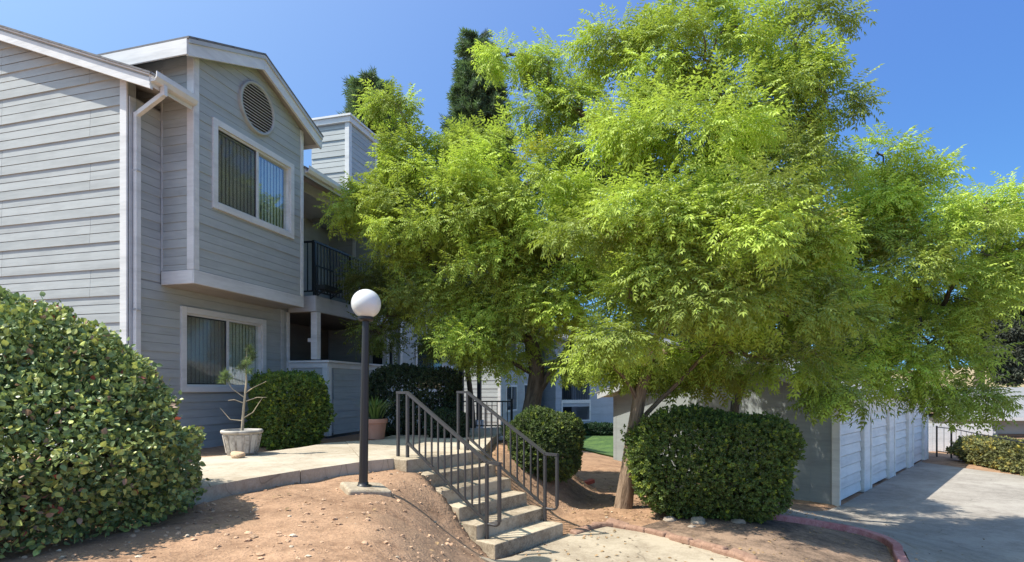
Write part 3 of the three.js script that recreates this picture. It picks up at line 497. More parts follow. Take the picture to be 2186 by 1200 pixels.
{
  const yaw = Math.atan2(0.45, 0.89);
  const b = thing('apartment_building', 'shaded blue grey apartment block beyond the lawn with dark balcony openings', 'apartment building', [2.7, -2.75, -35.2], yaw);
  const w = mesh('wall', [box(0, 0.45, 0, 5.8, -0.3, 0), box(2.55, 9, 0, 5.8, -0.3, 0), box(0.45, 2.55, 0, 0.75, -0.3, 0), box(0.45, 2.55, 1.62, 2.05, -0.3, 0), box(0.45, 2.55, 4.3, 5.8, -0.3, 0), box(0, 9, 0, 5.8, -8, -1.8), box(0, 0.2, 0, 5.8, -1.8, -0.3), box(2.75, 9, 0, 5.8, -1.8, -0.3)], M.blueWall, b);
  mesh('sill', [box(1.5, 2.56, 0.7, 0.78, 0.001, 0.04), box(0.4, 2.6, 1.85, 2.05, 0.001, 0.03), box(2.5, 2.6, 0.78, 1.85, 0.001, 0.035), box(0.4, 0.5, 0.0, 1.85, 0.001, 0.035)], M.trim, b);
  const r = mesh('railing', [box(0.45, 2.55, 2.95, 3.0, -0.06, -0.03)], M.balIron, b);
  for (let x = 0.5; x < 2.55; x += 0.13) mesh('baluster', box(x - 0.01, x + 0.01, 2.05, 2.95, -0.055, -0.035), M.balIron, r);
  mesh('sliding_door', [box(0.7, 2.3, 2.06, 4.0, -1.79, -1.74), box(0.7, 2.3, 0.76, 1.6, -1.79, -1.74)], M.darkGlass, b);
  mesh('roof', prism([[0.6, 5.7], [-4, 7.4], [-8.6, 5.7], [-8.6, 5.84], [-4, 7.55], [0.6, 5.84]], -0.5, 9.5, 'x'), M.shingle, b);
}
// ---------------------------------------------------------------- garage row: local x along the doors, z out of the doors
{
  const GY = -2.71, g = thing('garage_building', 'low grey garage building with a row of four white panel doors', 'garage', [7.58, GY, -13.2], Math.atan2(0.72, 0.694));
  const LEN = 12.75, DEP = 6.2, EH = 2.46, RH = 3.55;
  // end wall, towards the lawn: local x = 0, faces -x
  const w = mesh('end_wall', [prism([[0, -0.2], [0, EH], [-DEP / 2, RH], [-DEP, EH], [-DEP, -0.2]], 0, 0.15, 'x')], M.garageWall, g);
  for (let u = -0.62, k = 0; u > -DEP; u -= 0.61, k++) mesh('batten', uvm(box(-0.006, 0, 0.02, EH + Math.min(-u, DEP + u) * 0.35 - 0.02, u - 0.012, u + 0.012)), M.garageWall, w);
  mesh('wall', [box(0.15, LEN, 0, EH, -DEP, -DEP + 0.15), box(LEN - 0.15, LEN, 0, EH, -DEP + 0.15, -0.2), box(0.15, LEN - 0.15, 0, EH, -0.75, -0.72)], M.siding[0], g);
  mesh('header', box(0.0, LEN, 2.08, EH, -0.2, -0.001), M.white, g);
  mesh('corner_board', [rbox(-0.03, -0.001, -0.05, EH + 0.02, -0.14, 0.03), rbox(0.0, 0.07, -0.05, EH, 0.0, 0.03)], M.white, g);
  mesh('fascia', [rbox(-0.3, LEN + 0.3, EH - 0.02, EH + 0.2, 0.36, 0.40), box(-0.28, LEN + 0.28, EH - 0.02, EH, 0.0, 0.36)], M.white, g);
  const P0 = [0.42, 3.42, 6.45, 9.45, 12.35];
  for (let i = 0; i < 4; i++) {
    const x0 = 0.075 + i * 3.05, x1 = x0 + 2.32;
    const d = mesh('garage_door', box(x0 - 0.02, x1 + 0.02, 0.01, 2.1, -0.17, -0.13), M.garageDoor[1], g);
    for (let k = 0; k < 8; k++) {
      const y = 0.02 + k * 0.26, pg = prism([[-0.125, y + 0.018], [-0.078, y + 0.018], [-0.070, y + 0.03], [-0.105, y + 0.258], [-0.125, y + 0.258]], x0, x1, 'x');
      mesh('door_panel', pg, M.garageDoor[k % 2], d);
    }
    mesh('pilaster', [rbox(x1 + 0.03, x1 + 0.70, -0.02, 2.079, -0.2, 0.0)], M.white, g);
    mesh('trim', [rbox(x1 + 0.66, x1 + 0.73, -0.02, 2.079, 0.001, 0.03)], M.white, g);
  }
  const roof = mesh('roof', [prism([[0.36, EH - 0.02], [-DEP / 2, EH + 1.15], [-DEP - 0.36, EH - 0.02], [-DEP - 0.36, EH + 0.1], [-DEP / 2, EH + 1.28], [0.36, EH + 0.1]], -0.3, LEN + 0.3, 'x')], M.soffit, g);
  mesh('shingles', prism([[0.43, EH + 0.1], [-DEP / 2, EH + 1.29], [-DEP - 0.43, EH + 0.1], [-DEP - 0.43, EH + 0.14], [-DEP / 2, EH + 1.33], [0.43, EH + 0.14]], -0.34, LEN + 0.34, 'x'), M.shingleLight, roof);
  mesh('barge_board', [prism([[0.36, EH - 0.06], [-DEP / 2, EH + 1.08], [-DEP - 0.36, EH - 0.06], [-DEP - 0.36, EH + 0.1], [-DEP / 2, EH + 1.28], [0.36, EH + 0.1]], -0.34, -0.301, 'x')], M.trimGray, roof);
}
// low building beyond the fence on the right
{
  const b = thing('low_building', 'low building with pale grey shingle roof beyond the white fence on the right', 'building', [24.6, -4.6, -32], -0.12);
  mesh('wall', box(0, 16, 0, 2.9, -8, 0), paint(0.30, 0.32, 0.30), b);
  const r = mesh('roof', prism([[0.6, 2.92], [-4, 4.55], [-8.6, 2.92], [-8.6, 3.06], [-4, 4.7], [0.6, 3.06]], -0.6, 16.6, 'x'), M.shingleLight, b);
  mesh('fascia', box(-0.6, 16.6, 2.86, 3.04, 0.601, 0.64), M.trim, b);
  mesh('window', box(2.5, 4.2, 1.0, 2.1, 0.001, 0.04), M.darkGlass, b);
}
// white board fence between garage and low building: boards of its own
{
  const f = thing('white_fence', 'bright white vertical board fence at the far end of the garages', 'fence', [17.6, -2.95, -24.5], -0.10);
  mesh('rail', [box(0, 3.0, 0.25, 0.35, -0.06, -0.03), box(0, 3.0, 1.05, 1.15, -0.06, -0.03)], M.white, f);
  const geo = [0, 1].map(() => rbox(-0.077, 0.077, 0, 1.45, -0.029, 0.0, 0.004));
  for (let i = 0; i < 18; i++) { const m = mesh('board', geo[i % 2], M.white, f); m.position.set(0.08 + i * 0.16, rr(-0.01, 0.01), rr(-0.003, 0.003)); }
}
// dark iron fence in front of it
{
  const f = thing('iron_fence', 'thin dark iron fence at the edge of the driveway behind the hedge', 'fence', [0, 0, 0], 0);
  const pts = [P(2000, 912, 22.6), P(2031, 915, 22), P(2086, 926, 20.5), P(2147, 937, 18.6), P(2230, 955, 16.6)];
  f.position.set(pts[0].x, -2.72, pts[0].z);
  const q = pts.map((p) => V(p.x - f.position.x, p.y + 2.72, p.z - f.position.z));
  for (const p of q) mesh('post', box(p.x - 0.022, p.x + 0.022, 0, p.y + 0.05, p.z - 0.022, p.z + 0.022), M.iron, f);
  for (let i = 0; i < 4; i++) {
    mesh('rail', bar(q[i], q[i + 1], 0.03), M.iron, f);
    const lo = V(0, -0.95, 0); mesh('rail', bar(q[i].clone().add(lo), q[i + 1].clone().add(lo), 0.03), M.iron, f);
    const n = Math.round(q[i].distanceTo(q[i + 1]) / 0.3); for (let k = 1; k < n; k++) { const p = q[i].clone().lerp(q[i + 1], k / n); mesh('baluster', box(p.x - 0.005, p.x + 0.005, p.y - 0.95, p.y, p.z - 0.005, p.z + 0.005), M.iron, f); }
  }
}
// low wall and courtyard fence by the landing
{
  const w = thing('retaining_wall', 'short concrete retaining wall with white cap beside the steps', 'wall', [-0.25, -1.3, -11.4], 0.25);
  mesh('wall', rbox(-0.55, 0.62, -0.3, 0.28, -0.1, 0.1, 0.01), M.step, w); mesh('cap', rbox(-0.6, 0.66, 0.281, 0.34, -0.15, 0.15, 0.01), M.trim, w);
  const f = thing('courtyard_fence', 'low black iron fence standing on the path behind the steps', 'fence', [-1.25, -0.92, -12.6], 0.12);
  mesh('rail', [box(0, 1.25, 0.62, 0.65, -0.015, 0.015), box(0, 1.25, 0.08, 0.11, -0.015, 0.015)], M.iron, f);
  for (const x of [0, 1.25]) mesh('post', box(x - 0.025, x + 0.025, -0.1, 0.7, -0.025, 0.025), M.iron, f);
  for (let x = 0.12; x < 1.2; x += 0.115) mesh('baluster', box(x - 0.008, x + 0.008, 0.11, 0.62, -0.008, 0.008), M.iron, f);
}
// ---------------------------------------------------------------- steps and handrails
const RISE = 0.1643, GOING = 0.287, SW = 1.335, YB = WY - 6 * RISE;
{
  const yaw = Math.atan2(-R[1], R[0]);                         // local x = down the flight, z = across
  const t = thing('concrete_steps', 'flight of six worn concrete steps between two dark metal handrails', 'steps', [TL[0], YB, TL[1]], yaw);
  // across = W = (0.64,-0.768): local -z
  for (let i = 0; i < 6; i++) {
    const x1 = i * GOING, x0 = i ? (i - 1) * GOING - 0.02 : -0.5, y1 = WY - YB - i * RISE, w0 = 0.0 + (i ? rr(0.015, 0.05) : -0.03), w1 = SW + rr(-0.015, 0.015);
    const g = new RoundedBoxGeometry(x1 - x0 + (i ? 0 : 0), i === 5 ? y1 + 0.25 : 0.30 + (i ? 0 : 0.02), w1 - w0, 2, 0.014), hgt = i === 5 ? y1 + 0.25 : 0.30 + (i ? 0 : 0.02);
    g.translate((x0 + x1) / 2, y1 - hgt / 2 + (i ? 0 : 0.005), -(w0 + w1) / 2);
    mesh('step', uvm(g, i * 1.37, i * 0.73), M.step, t);
  }
}
function handrail(w, label) {
  const yaw = Math.atan2(-R[1], R[0]), o = st(0, w, YB), t = thing('handrail', label, 'handrail', [o.x, YB, o.z], yaw);
  const y = (v) => v - YB, TOPY = -0.05, BOTY = -0.845, r0 = -0.2, r1 = 1.2, q = 0.034;
  mesh('post', box(-0.39 - q / 2, -0.39 + q / 2, y(WY), y(TOPY) - 0.02, -q / 2, q / 2), M.railIron, t);
  mesh('post', box(r0 - q / 2, r0 + q / 2, y(WY), y(TOPY) - 0.02, -q / 2, q / 2), M.railIron, t);
  mesh('post', box(r1 - q / 2, r1 + q / 2, y(WY - 5 * RISE) - 0.01, y(BOTY) - 0.02, -q / 2, q / 2), M.railIron, t);
  mesh('top_rail', [bar(V(-0.41, y(TOPY), 0), V(r0, y(TOPY), 0), 0.042, 0.034), bar(V(r0 - 0.01, y(TOPY) + 0.004, 0), V(r1 + 0.01, y(BOTY), 0), 0.042, 0.034), bar(V(r1, y(BOTY), 0), V(r1 + 0.205, y(BOTY), 0), 0.042, 0.034)], M.railIron, t);
  const arc = []; for (let k = 0; k <= 8; k++) { const a = k / 8 * Math.PI / 2; arc.push(V(r1 + 0.19 - 0.07 + 0.07 * Math.cos(a), y(-1.55) - 0.0 + 0.05 - 0.05 * Math.sin(a), 0)); }
  mesh('return_loop', [box(r1 + 0.19 - q / 2, r1 + 0.19 + q / 2, y(-1.5), y(BOTY) - 0.02, -q / 2, q / 2), tube([...arc, V(r1, y(-1.55), 0)], Array(10).fill(0.016), 8)], M.railIron, t);
  mesh('bottom_rail', bar(V(r0, y(-0.70), 0), V(r1, y(-1.53), 0), 0.034, 0.026), M.railIron, t);
  for (let k = 1; k < 12; k++) { const f = k / 12, x = r0 + (r1 - r0) * f; mesh('baluster', box(x - 0.009, x + 0.009, y(-0.70 - 0.83 * f) + 0.01, y(TOPY + (BOTY - TOPY) * f) - 0.012, -0.009, 0.009), M.railIron, t); }
}
handrail(0.15, 'dark metal handrail with balusters on the lamp side of the steps');
handrail(1.27, 'dark metal handrail with balusters on the bush side of the steps');
// ---------------------------------------------------------------- globe lamp
{
  const t = thing('globe_lamp_post', 'black post lamp with a white round globe standing in the dirt', 'lamp post', [-1.53, HD(-1.53, -5.85) + 0.0, -5.85]);
  t.rotation.z = -0.016;
  mesh('footing', (() => { const g = new RoundedBoxGeometry(0.44, 0.15, 0.44, 2, 0.03).rotateY(0.5).rotateZ(-0.10).translate(0.02, -0.03, 0); return uvm(g); })(), M.step, t);
  mesh('post', lathe([[0.085, 0.035], [0.085, 0.05], [0.055, 0.055], [0.052, 0.08], [0.046, 0.09], [0.036, 1.70], [0.036, 1.76]], 28), M.iron, t);
  mesh('fitter', lathe([[0.041, 1.735], [0.07, 1.74], [0.08, 1.755], [0.08, 1.778], [0.06, 1.785]], 28), M.iron, t);
  mesh('globe', (() => { const p = []; for (let k = 0; k <= 30; k++) { const a = -1.18 + (Math.PI / 2 + 1.18) * k / 30; p.push([Math.max(0.0001, 0.150 * Math.cos(a)), 1.915 + 0.150 * Math.sin(a)]); } return lathe(p, 44); })(), M.globe, t);
}
// ---------------------------------------------------------------- pots, stones, small things
{
  const t = thing('planter_tub', 'weathered pale ribbed planter tub on the walkway below the window', 'planter', [-3.70, WY + 0.0, -7.80], 0.3);
  mesh('bowl', lathe([[0.0, 0.0], [0.185, 0.0], [0.19, 0.02], [0.245, 0.30], [0.225, 0.30], [0.215, 0.26], [0.0, 0.26]], 44), M.tub, t);
  mesh('rim', lathe([[0.22, 0.295], [0.262, 0.295], [0.268, 0.31], [0.268, 0.33], [0.258, 0.338], [0.222, 0.338], [0.22, 0.295]], 44), M.tub, t);
  for (let k = 0; k < 16; k++) { const g = new RoundedBoxGeometry(0.062, 0.25, 0.02, 1, 0.006).rotateX(0.19).translate(0, 0.155, 0.214).rotateY(k / 16 * 2 * Math.PI); mesh('stave', uvm(g, k * 0.31, k * 0.17), M.tub, t); }
  mesh('soil', new THREE.CylinderGeometry(0.222, 0.222, 0.02, 30).translate(0, 0.285, 0), M.barkDark, t);
}
{
  const t = thing('terracotta_pot', 'square rimmed terracotta pot on the walkway beside the lamp post', 'pot', [-2.44, WY, -10.15], 0.2);
  mesh('pot', lathe([[0.0, 0], [0.155, 0], [0.16, 0.015], [0.195, 0.28], [0.212, 0.285], [0.216, 0.30], [0.216, 0.36], [0.208, 0.368], [0.19, 0.368], [0.185, 0.32], [0.0, 0.32]], 40), M.terra, t);
}
function rockGeo(s, sx, sy, sz) { const g = new THREE.IcosahedronGeometry(1, 3), p = g.attributes.position; for (let i = 0; i < p.count; i++) { const v = V().fromBufferAttribute(p, i), k = 1 + 0.18 * Math.sin(v.x * 3.1 + s) * Math.sin(v.y * 2.7 + s * 2) + 0.1 * Math.sin(v.z * 5.3 + s * 3); p.setXYZ(i, v.x * k * sx, v.y * k * sy, v.z * k * sz); } const f = uvm(g); f.computeVertexNormals(); return f; }
{
  const a = mesh('stone', rockGeo(1, 0.10, 0.055, 0.075), std({ color: col(0.55, 0.38, 0.24), roughness: 0.95, bumpMap: concB, bumpScale: 0.01 }), scene); a.position.set(-3.58, WY + 0.03, -7.42); tag(a, 'tan stone lying in front of the planter tub', 'stone');
  const b = mesh('brick', rbox(-0.11, 0.11, 0, 0.075, -0.05, 0.05, 0.006), M.brick, scene); b.position.set(1.43, HD(1.43, -10.6) + 0.01, -10.6); b.rotation.set(0.05, 0.5, 0.16); tag(b, 'loose red brick lying in the shaded dirt right of the steps', 'brick');
  const lab = ['pale stone under the left end of the big round hedge', 'larger pale stone under the middle of the big round hedge', 'flat pale stone under the right half of the big round hedge', 'small pale stone at the kerb below the big round hedge'];
  [[2.25, -8.12, 0.10], [2.62, -8.0, 0.13], [3.2, -8.05, 0.11], [2.45, -7.75, 0.06]].forEach(([x, z, s], i) => { const m = mesh('stone', rockGeo(5 + i, s, s * 0.5, s * 0.8), M.stone, scene); m.position.set(x, HD(x, z) + 0.02, z); m.rotation.y = i * 1.3; tag(m, lab[i], 'stone', 'stones under the round hedge'); });
}
// ---------------------------------------------------------------- vegetation
const leafMat = (r, g, b, tr = 0.42, coat = 0.2) => new THREE.MeshPhysicalMaterial({ color: col(r, g, b), roughness: 1, transmission: tr, thickness: 0, ior: 1.4, clearcoat: coat, clearcoatRoughness: 0.35, side: THREE.DoubleSide });
class Tris {                                                 // collects triangles
  constructor() { this.p = []; }
  tri(a, b, c) { for (const v of [a, b, c]) this.p.push(v.x, v.y, v.z); }
  build() { const g = new THREE.BufferGeometry(); g.setAttribute('position', new THREE.Float32BufferAttribute(this.p, 3)); g.setAttribute('uv', new THREE.Float32BufferAttribute(new Float32Array(this.p.length / 3 * 2), 2)); g.computeVertexNormals(); return g; }
}
function leaflet(T, base, dir, up, len, wid, curl = 0.15) {   // a pointed blade folded a little along its midrib
  const side = V().crossVectors(dir, up).normalize(), nrm = V().crossVectors(side, dir).normalize();
  const m = base.clone().addScaledVector(dir, len * 0.42), tip = base.clone().addScaledVector(dir, len).addScaledVector(nrm, -len * curl);
  const l = m.clone().addScaledVector(side, wid / 2).addScaledVector(nrm, wid * 0.16), r = m.clone().addScaledVector(side, -wid / 2).addScaledVector(nrm, wid * 0.16);
  T.tri(base, l, tip); T.tri(base, tip, r);
}
const rdir = () => { const z = rr(-1, 1), a = rr(0, 2 * Math.PI), s = Math.sqrt(1 - z * z); return V(s * Math.cos(a), z, s * Math.sin(a)); };
function spray(nLeaves, llen, lw, nPairs) {                  // twig with drooping pinnate leaves, about half a metre long
  const T = new Tris();
  for (let i = 0; i < nLeaves; i++) {
    const f = (i + 0.5) / nLeaves, az = i * 2.4 + rr(-0.4, 0.4), base = V(0.02 * Math.sin(i), 0.05 * Math.cos(i), f * 0.24);
    let d = V(Math.cos(az), Math.sin(az), 0.55 + f).normalize(); const L0 = rr(0.20, 0.29) * (llen / 0.075);
    let q = base.clone();
    for (let k = 0; k < nPairs; k++) {
      d = d.add(V(0, -0.115, 0)).normalize(); q = q.clone().addScaledVector(d, L0 / nPairs);
      const up = Math.abs(d.y) > 0.93 ? V(0, 0, 1) : V(0, 1, 0), sd = V().crossVectors(d, up).normalize(), un = V().crossVectors(sd, d).normalize();
      for (const s of [-1, 1]) { const ld = d.clone().multiplyScalar(0.62).addScaledVector(sd, s * 0.75).add(V(rr(-0.15, 0.15), -0.22 + rr(-0.15, 0.15), rr(-0.15, 0.15))).normalize(); leaflet(T, q, ld, un, llen * rr(0.75, 1.15), lw * rr(0.85, 1.15)); }
    }
    leaflet(T, q, d, Math.abs(d.y) > 0.93 ? V(0, 0, 1) : V(0, 1, 0), llen * 1.1, lw);
  }
  return T.build();
}
const tmpM = new THREE.Matrix4(), tmpQ = new THREE.Quaternion(), tmpC = new THREE.Color();
function instanced(name, geo, mat, list, parent) {            // list of {p, q, s, c}
  const m = shade(new THREE.InstancedMesh(geo, mat, list.length)); m.name = name; m.userData.kind = 'stuff';
  list.forEach((e, i) => { m.setMatrixAt(i, tmpM.compose(e.p, e.q, typeof e.s === 'number' ? V(e.s, e.s, e.s) : e.s)); m.setColorAt(i, e.c); });
  parent.add(m); return m;
}
const qTo = (dir, roll) => { const q = new THREE.Quaternion().setFromUnitVectors(V(0, 0, 1), dir); return q.multiply(tmpQ.setFromAxisAngle(V(0, 0, 1), roll).clone()); };
const _up = V(0, 1, 0), _zero = V(), _m4 = new THREE.Matrix4();
const qUp = (dir, roll) => new THREE.Quaternion().setFromRotationMatrix(_m4.lookAt(dir, _zero, _up)).multiply(tmpQ.setFromAxisAngle(V(0, 0, 1), roll).clone());
const SPRAYS = [0, 1, 2, 3].map(() => spray(7, 0.082, 0.026, 5));
const M_leaf = leafMat(1, 1, 1, 0.42, 0.2);
M_leaf.color.setRGB(1, 1, 1);
function skeleton(T, base, trunkPts, r0, targets) {           // limbs that reach every target, thinner by the load they carry
  const nodes = trunkPts.map((p, i) => ({ p, parent: i - 1, load: 0 })), start = Math.max(1, trunkPts.length - 3);
  const order = targets.map((t) => ({ t, d: t.distanceTo(trunkPts[trunkPts.length - 1]) })).sort((a, b) => a.d - b.d);
  const ends = [];
  for (const { t } of order) {
    let best = 1e9, bi = 0;
    for (let i = start; i < nodes.length; i++) { const q = nodes[i].p, d = q.distanceTo(t) + Math.max(0, q.y - t.y) * 0.8 + (i < trunkPts.length ? 0.1 : 0); if (d < best) { best = d; bi = i; } }
    const a = nodes[bi].p, n = Math.max(2, Math.ceil(a.distanceTo(t) / 0.35)); let pi = bi;
    const mid = a.clone().lerp(t, 0.5).add(V(rr(-0.12, 0.12), 0.10 * a.distanceTo(t) + rr(-0.05, 0.1), rr(-0.12, 0.12)));
    for (let k = 1; k <= n; k++) { const f = k / n, p = a.clone().multiplyScalar((1 - f) ** 2).addScaledVector(mid, 2 * f * (1 - f)).addScaledVector(t, f * f).add(V(rr(-0.025, 0.025), rr(-0.025, 0.025), rr(-0.025, 0.025))); nodes.push({ p, parent: pi, load: 0 }); pi = nodes.length - 1; }
    ends.push(pi);
  }
  for (const e of ends) for (let i = e; i >= 0; i = nodes[i].parent) nodes[i].load++;
  const tot = ends.length, rad = (i) => i < trunkPts.length ? r0 * (1 - 0.35 * i / trunkPts.length) * (i === 0 ? 1.25 : 1) * Math.max(0.45, Math.sqrt(Math.max(1, nodes[i].load) / tot)) : Math.max(0.007, Math.min(r0 * 0.6, r0 * 0.85 * Math.pow(nodes[i].load / tot, 0.52)));
  const kids = nodes.map(() => []); nodes.forEach((n, i) => { if (n.parent >= 0) kids[n.parent].push(i); });
  const geos = [];
  const walk = (i, pts, rs) => { for (;;) { pts.push(nodes[i].p); rs.push(rad(i)); const c = kids[i].slice().sort((a, b) => nodes[b].load - nodes[a].load); for (const o of c.slice(1)) walk(o, [nodes[i].p], [Math.min(rad(i), rad(o) * 1.25)]); if (!c.length) break; i = c[0]; } if (pts.length > 1) geos.push(tube(pts, rs, rs[0] > 0.03 ? 9 : 5)); };
  walk(0, [], []);
  return { geos, ends: ends.map((e) => nodes[e]) };
}
// crown: a list of blobs [u, v, d, ru, rv] (where they stand and how big), filled near their surface with sprays
function leafyTree({ label, name, base, trunk, r0, blobs, bark, density = 60, tone, sprayScale = 1, leafGeo = SPRAYS, twigs = 6, droop = 0.35, forks = [], group }) {
  const t = thing(name, label, 'tree', [base.x, base.y, base.z], 0, group), SH = 0.30 * sprayScale;
  const loc = (p) => p.clone().sub(base), B = blobs.map(([u, v, d, ru, rv, rz]) => ({ c: loc(P(u, v, d)), r: V(Math.max(0.13, ru / F * d - SH), Math.max(0.1, rv / F * d - SH), (rz ?? (ru + rv) / 2 / F * d) - SH * 0.5) }));
  const targets = [];
  for (const b of B) { targets.push(b.c.clone()); for (let k = 0; k < twigs; k++) { const q = rdir(); targets.push(b.c.clone().add(V(q.x * b.r.x, q.y * b.r.y, q.z * b.r.z).multiplyScalar(rr(0.55, 0.85)))); } }
  const sk = skeleton(t, base, trunk.map(loc), r0, targets);
  for (const [pts, ra, rb] of forks) { const c = new THREE.CatmullRomCurve3(pts.map(loc)).getPoints(10); sk.geos.push(tube(c, c.map((_, i) => ra + (rb - ra) * i / 10), 9)); }
  mesh('trunk', sk.geos, bark, t);
  const lists = leafGeo.map(() => []);
  for (const b of B) {
    const vol = b.r.x * b.r.y * b.r.z, n = Math.round(density * Math.pow(vol, 2 / 3) * 4 + 14);
    const nc = Math.max(3, Math.round(n / 15));
    for (let k = 0; k < nc; k++) {                           // little clumps of sprays at the ends of twigs
      const q = rdir(), rad = Math.pow(rr(0.12, 1), 0.45), cc = b.c.clone().add(V(q.x * b.r.x, q.y * b.r.y, q.z * b.r.z).multiplyScalar(rad)), clumpTone = rr(0.55, 1.25), warm = rnd() < 0.05 ? rr(0.2, 0.45) : 0;
      const out = V(q.x, q.y * 0.6 + 0.05, q.z).normalize(), m = 10 + Math.floor(rnd() * 11), pr = rr(0.2, 0.42) * sprayScale;
      for (let j = 0; j < m; j++) {
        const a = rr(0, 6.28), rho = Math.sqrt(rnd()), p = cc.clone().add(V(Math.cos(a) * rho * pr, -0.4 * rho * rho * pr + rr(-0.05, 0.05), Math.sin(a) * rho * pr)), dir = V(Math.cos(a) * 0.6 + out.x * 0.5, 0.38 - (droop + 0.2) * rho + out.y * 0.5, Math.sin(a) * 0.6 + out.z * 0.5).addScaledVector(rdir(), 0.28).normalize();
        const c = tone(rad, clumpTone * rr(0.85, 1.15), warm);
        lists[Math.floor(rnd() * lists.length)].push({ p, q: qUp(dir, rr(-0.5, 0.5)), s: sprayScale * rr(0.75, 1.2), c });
      }
    }
  }
  lists.forEach((l, i) => { if (l.length) instanced('crown', leafGeo[i], M_leaf, l, t); });
  return t;
}
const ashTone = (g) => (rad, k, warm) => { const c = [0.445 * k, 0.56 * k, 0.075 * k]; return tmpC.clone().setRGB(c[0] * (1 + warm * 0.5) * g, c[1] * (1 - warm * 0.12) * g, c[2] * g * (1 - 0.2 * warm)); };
leafyTree({
  name: 'leafy_tree', label: 'left leafy green shade tree with dark forked trunk behind the steps and bushes', group: undefined,
  base: V(0.55, H(0.55, -11.4) - 0.05, -11.4), r0: 0.19, bark: M.barkDark, density: 92, tone: ashTone(0.95),
  forks: [[[P(1138, 850, 11.38), P(1172, 800, 11.3), P(1212, 745, 11.1), P(1235, 680, 10.8)], 0.10, 0.05], [[P(1140, 800, 11.3), P(1095, 775, 11.2), P(1050, 760, 11.2), P(1000, 720, 11.2)], 0.05, 0.02]],
  trunk: [P(1128, 960, 11.4), P(1132, 880, 11.4), P(1142, 830, 11.35), P(1146, 790, 11.3), P(1136, 740, 11.3), P(1128, 690, 11.2)],
  blobs: [[890, 345, 11.3, 85, 65], [990, 318, 11.6, 105, 55], [1150, 228, 11.2, 82, 70], [960, 450, 10.8, 160, 125], [1120, 420, 10.6, 165, 150], [1040, 600, 10.9, 135, 105], [1190, 620, 10.5, 120, 100], [845, 440, 11.6, 85, 70], [800, 418, 11.7, 62, 38], [770, 440, 11.7, 32, 18], [905, 560, 11.2, 70, 90], [1130, 715, 11, 130, 45], [1000, 710, 11.2, 85, 62], [850, 225, 11.3, 20, 22], [1085, 110, 11.2, 22, 28], [1180, 135, 11.1, 30, 34], [1235, 215, 10.9, 40, 40], [1290, 330, 10.6, 70, 100], [1225, 770, 10.6, 60, 40], [1055, 765, 11.2, 40, 36], [930, 635, 11.1, 95, 75], [880, 500, 11.3, 80, 70], [1090, 520, 10.8, 110, 80], [1260, 520, 10.5, 90, 120]],
});
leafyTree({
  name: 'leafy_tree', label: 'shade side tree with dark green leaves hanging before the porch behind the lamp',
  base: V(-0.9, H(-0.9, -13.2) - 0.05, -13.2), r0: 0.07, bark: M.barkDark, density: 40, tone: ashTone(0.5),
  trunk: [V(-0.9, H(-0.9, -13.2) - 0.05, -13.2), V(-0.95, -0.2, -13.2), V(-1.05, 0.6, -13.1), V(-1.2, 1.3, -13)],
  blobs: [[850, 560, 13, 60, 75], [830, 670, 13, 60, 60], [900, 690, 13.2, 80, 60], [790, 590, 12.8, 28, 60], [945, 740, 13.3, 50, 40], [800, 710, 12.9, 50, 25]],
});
leafyTree({
  name: 'leafy_tree', label: 'tall bright green leafy tree with tan trunk beside the big round hedge',
  base: V(1.77, H(1.77, -9.06) - 0.06, -9.06), r0: 0.125, bark: M.bark, density: 88, tone: ashTone(1.0),
  forks: [[[P(1352, 915, 9.03), P(1395, 868, 9.0), P(1450, 815, 8.9), P(1520, 740, 8.7), P(1580, 680, 8.5)], 0.042, 0.02], [[P(1362, 860, 9), P(1340, 815, 8.9), P(1300, 770, 8.8), P(1285, 730, 8.6)], 0.04, 0.015]],
  trunk: [P(1330, 1092, 9.06), P(1340, 1010, 9.06), P(1350, 940, 9.04), P(1360, 880, 9.02), P(1368, 830, 9), P(1384, 780, 8.95), P(1400, 720, 8.9)],
  blobs: [[1400, 125, 9, 100, 85], [1515, 120, 9.2, 105, 95], [1612, 205, 9, 92, 85], [1345, 285, 8.8, 85, 110], [1480, 300, 8.0, 165, 130, 1.5], [1635, 370, 8.8, 115, 110], [1390, 470, 7.7, 140, 120, 1.3], [1540, 500, 7.5, 165, 130, 1.5], [1680, 540, 8.6, 115, 120], [1345, 625, 7.6, 100, 75], [1490, 620, 7.6, 130, 80, 1.2], [1325, 710, 7.7, 80, 42], [1260, 480, 7.9, 80, 75], [1430, 560, 7.4, 90, 70], [1285, 755, 9.0, 55, 32], [1395, 765, 9.3, 60, 32], [1330, 785, 9.5, 52, 32], [1440, 785, 9.6, 60, 28], [1530, 780, 9.6, 60, 30], [1480, 752, 9.4, 75, 34], [1640, 650, 8.2, 145, 95], [1705, 765, 8.5, 95, 60], [1575, 752, 8.7, 85, 44], [1760, 650, 9, 95, 115], [1700, 132, 9.2, 28, 28], [1730, 48, 9.3, 26, 32], [1765, 215, 9.1, 38, 22], [1600, 40, 9.1, 34, 40], [1475, 25, 9.1, 36, 30], [1725, 165, 9.1, 36, 26], [1690, 275, 9, 50, 45], [1755, 350, 9.2, 34, 20], [1310, 80, 9.1, 34, 36], [1780, 815, 8.7, 48, 28], [1695, 430, 8.8, 55, 65]],
});
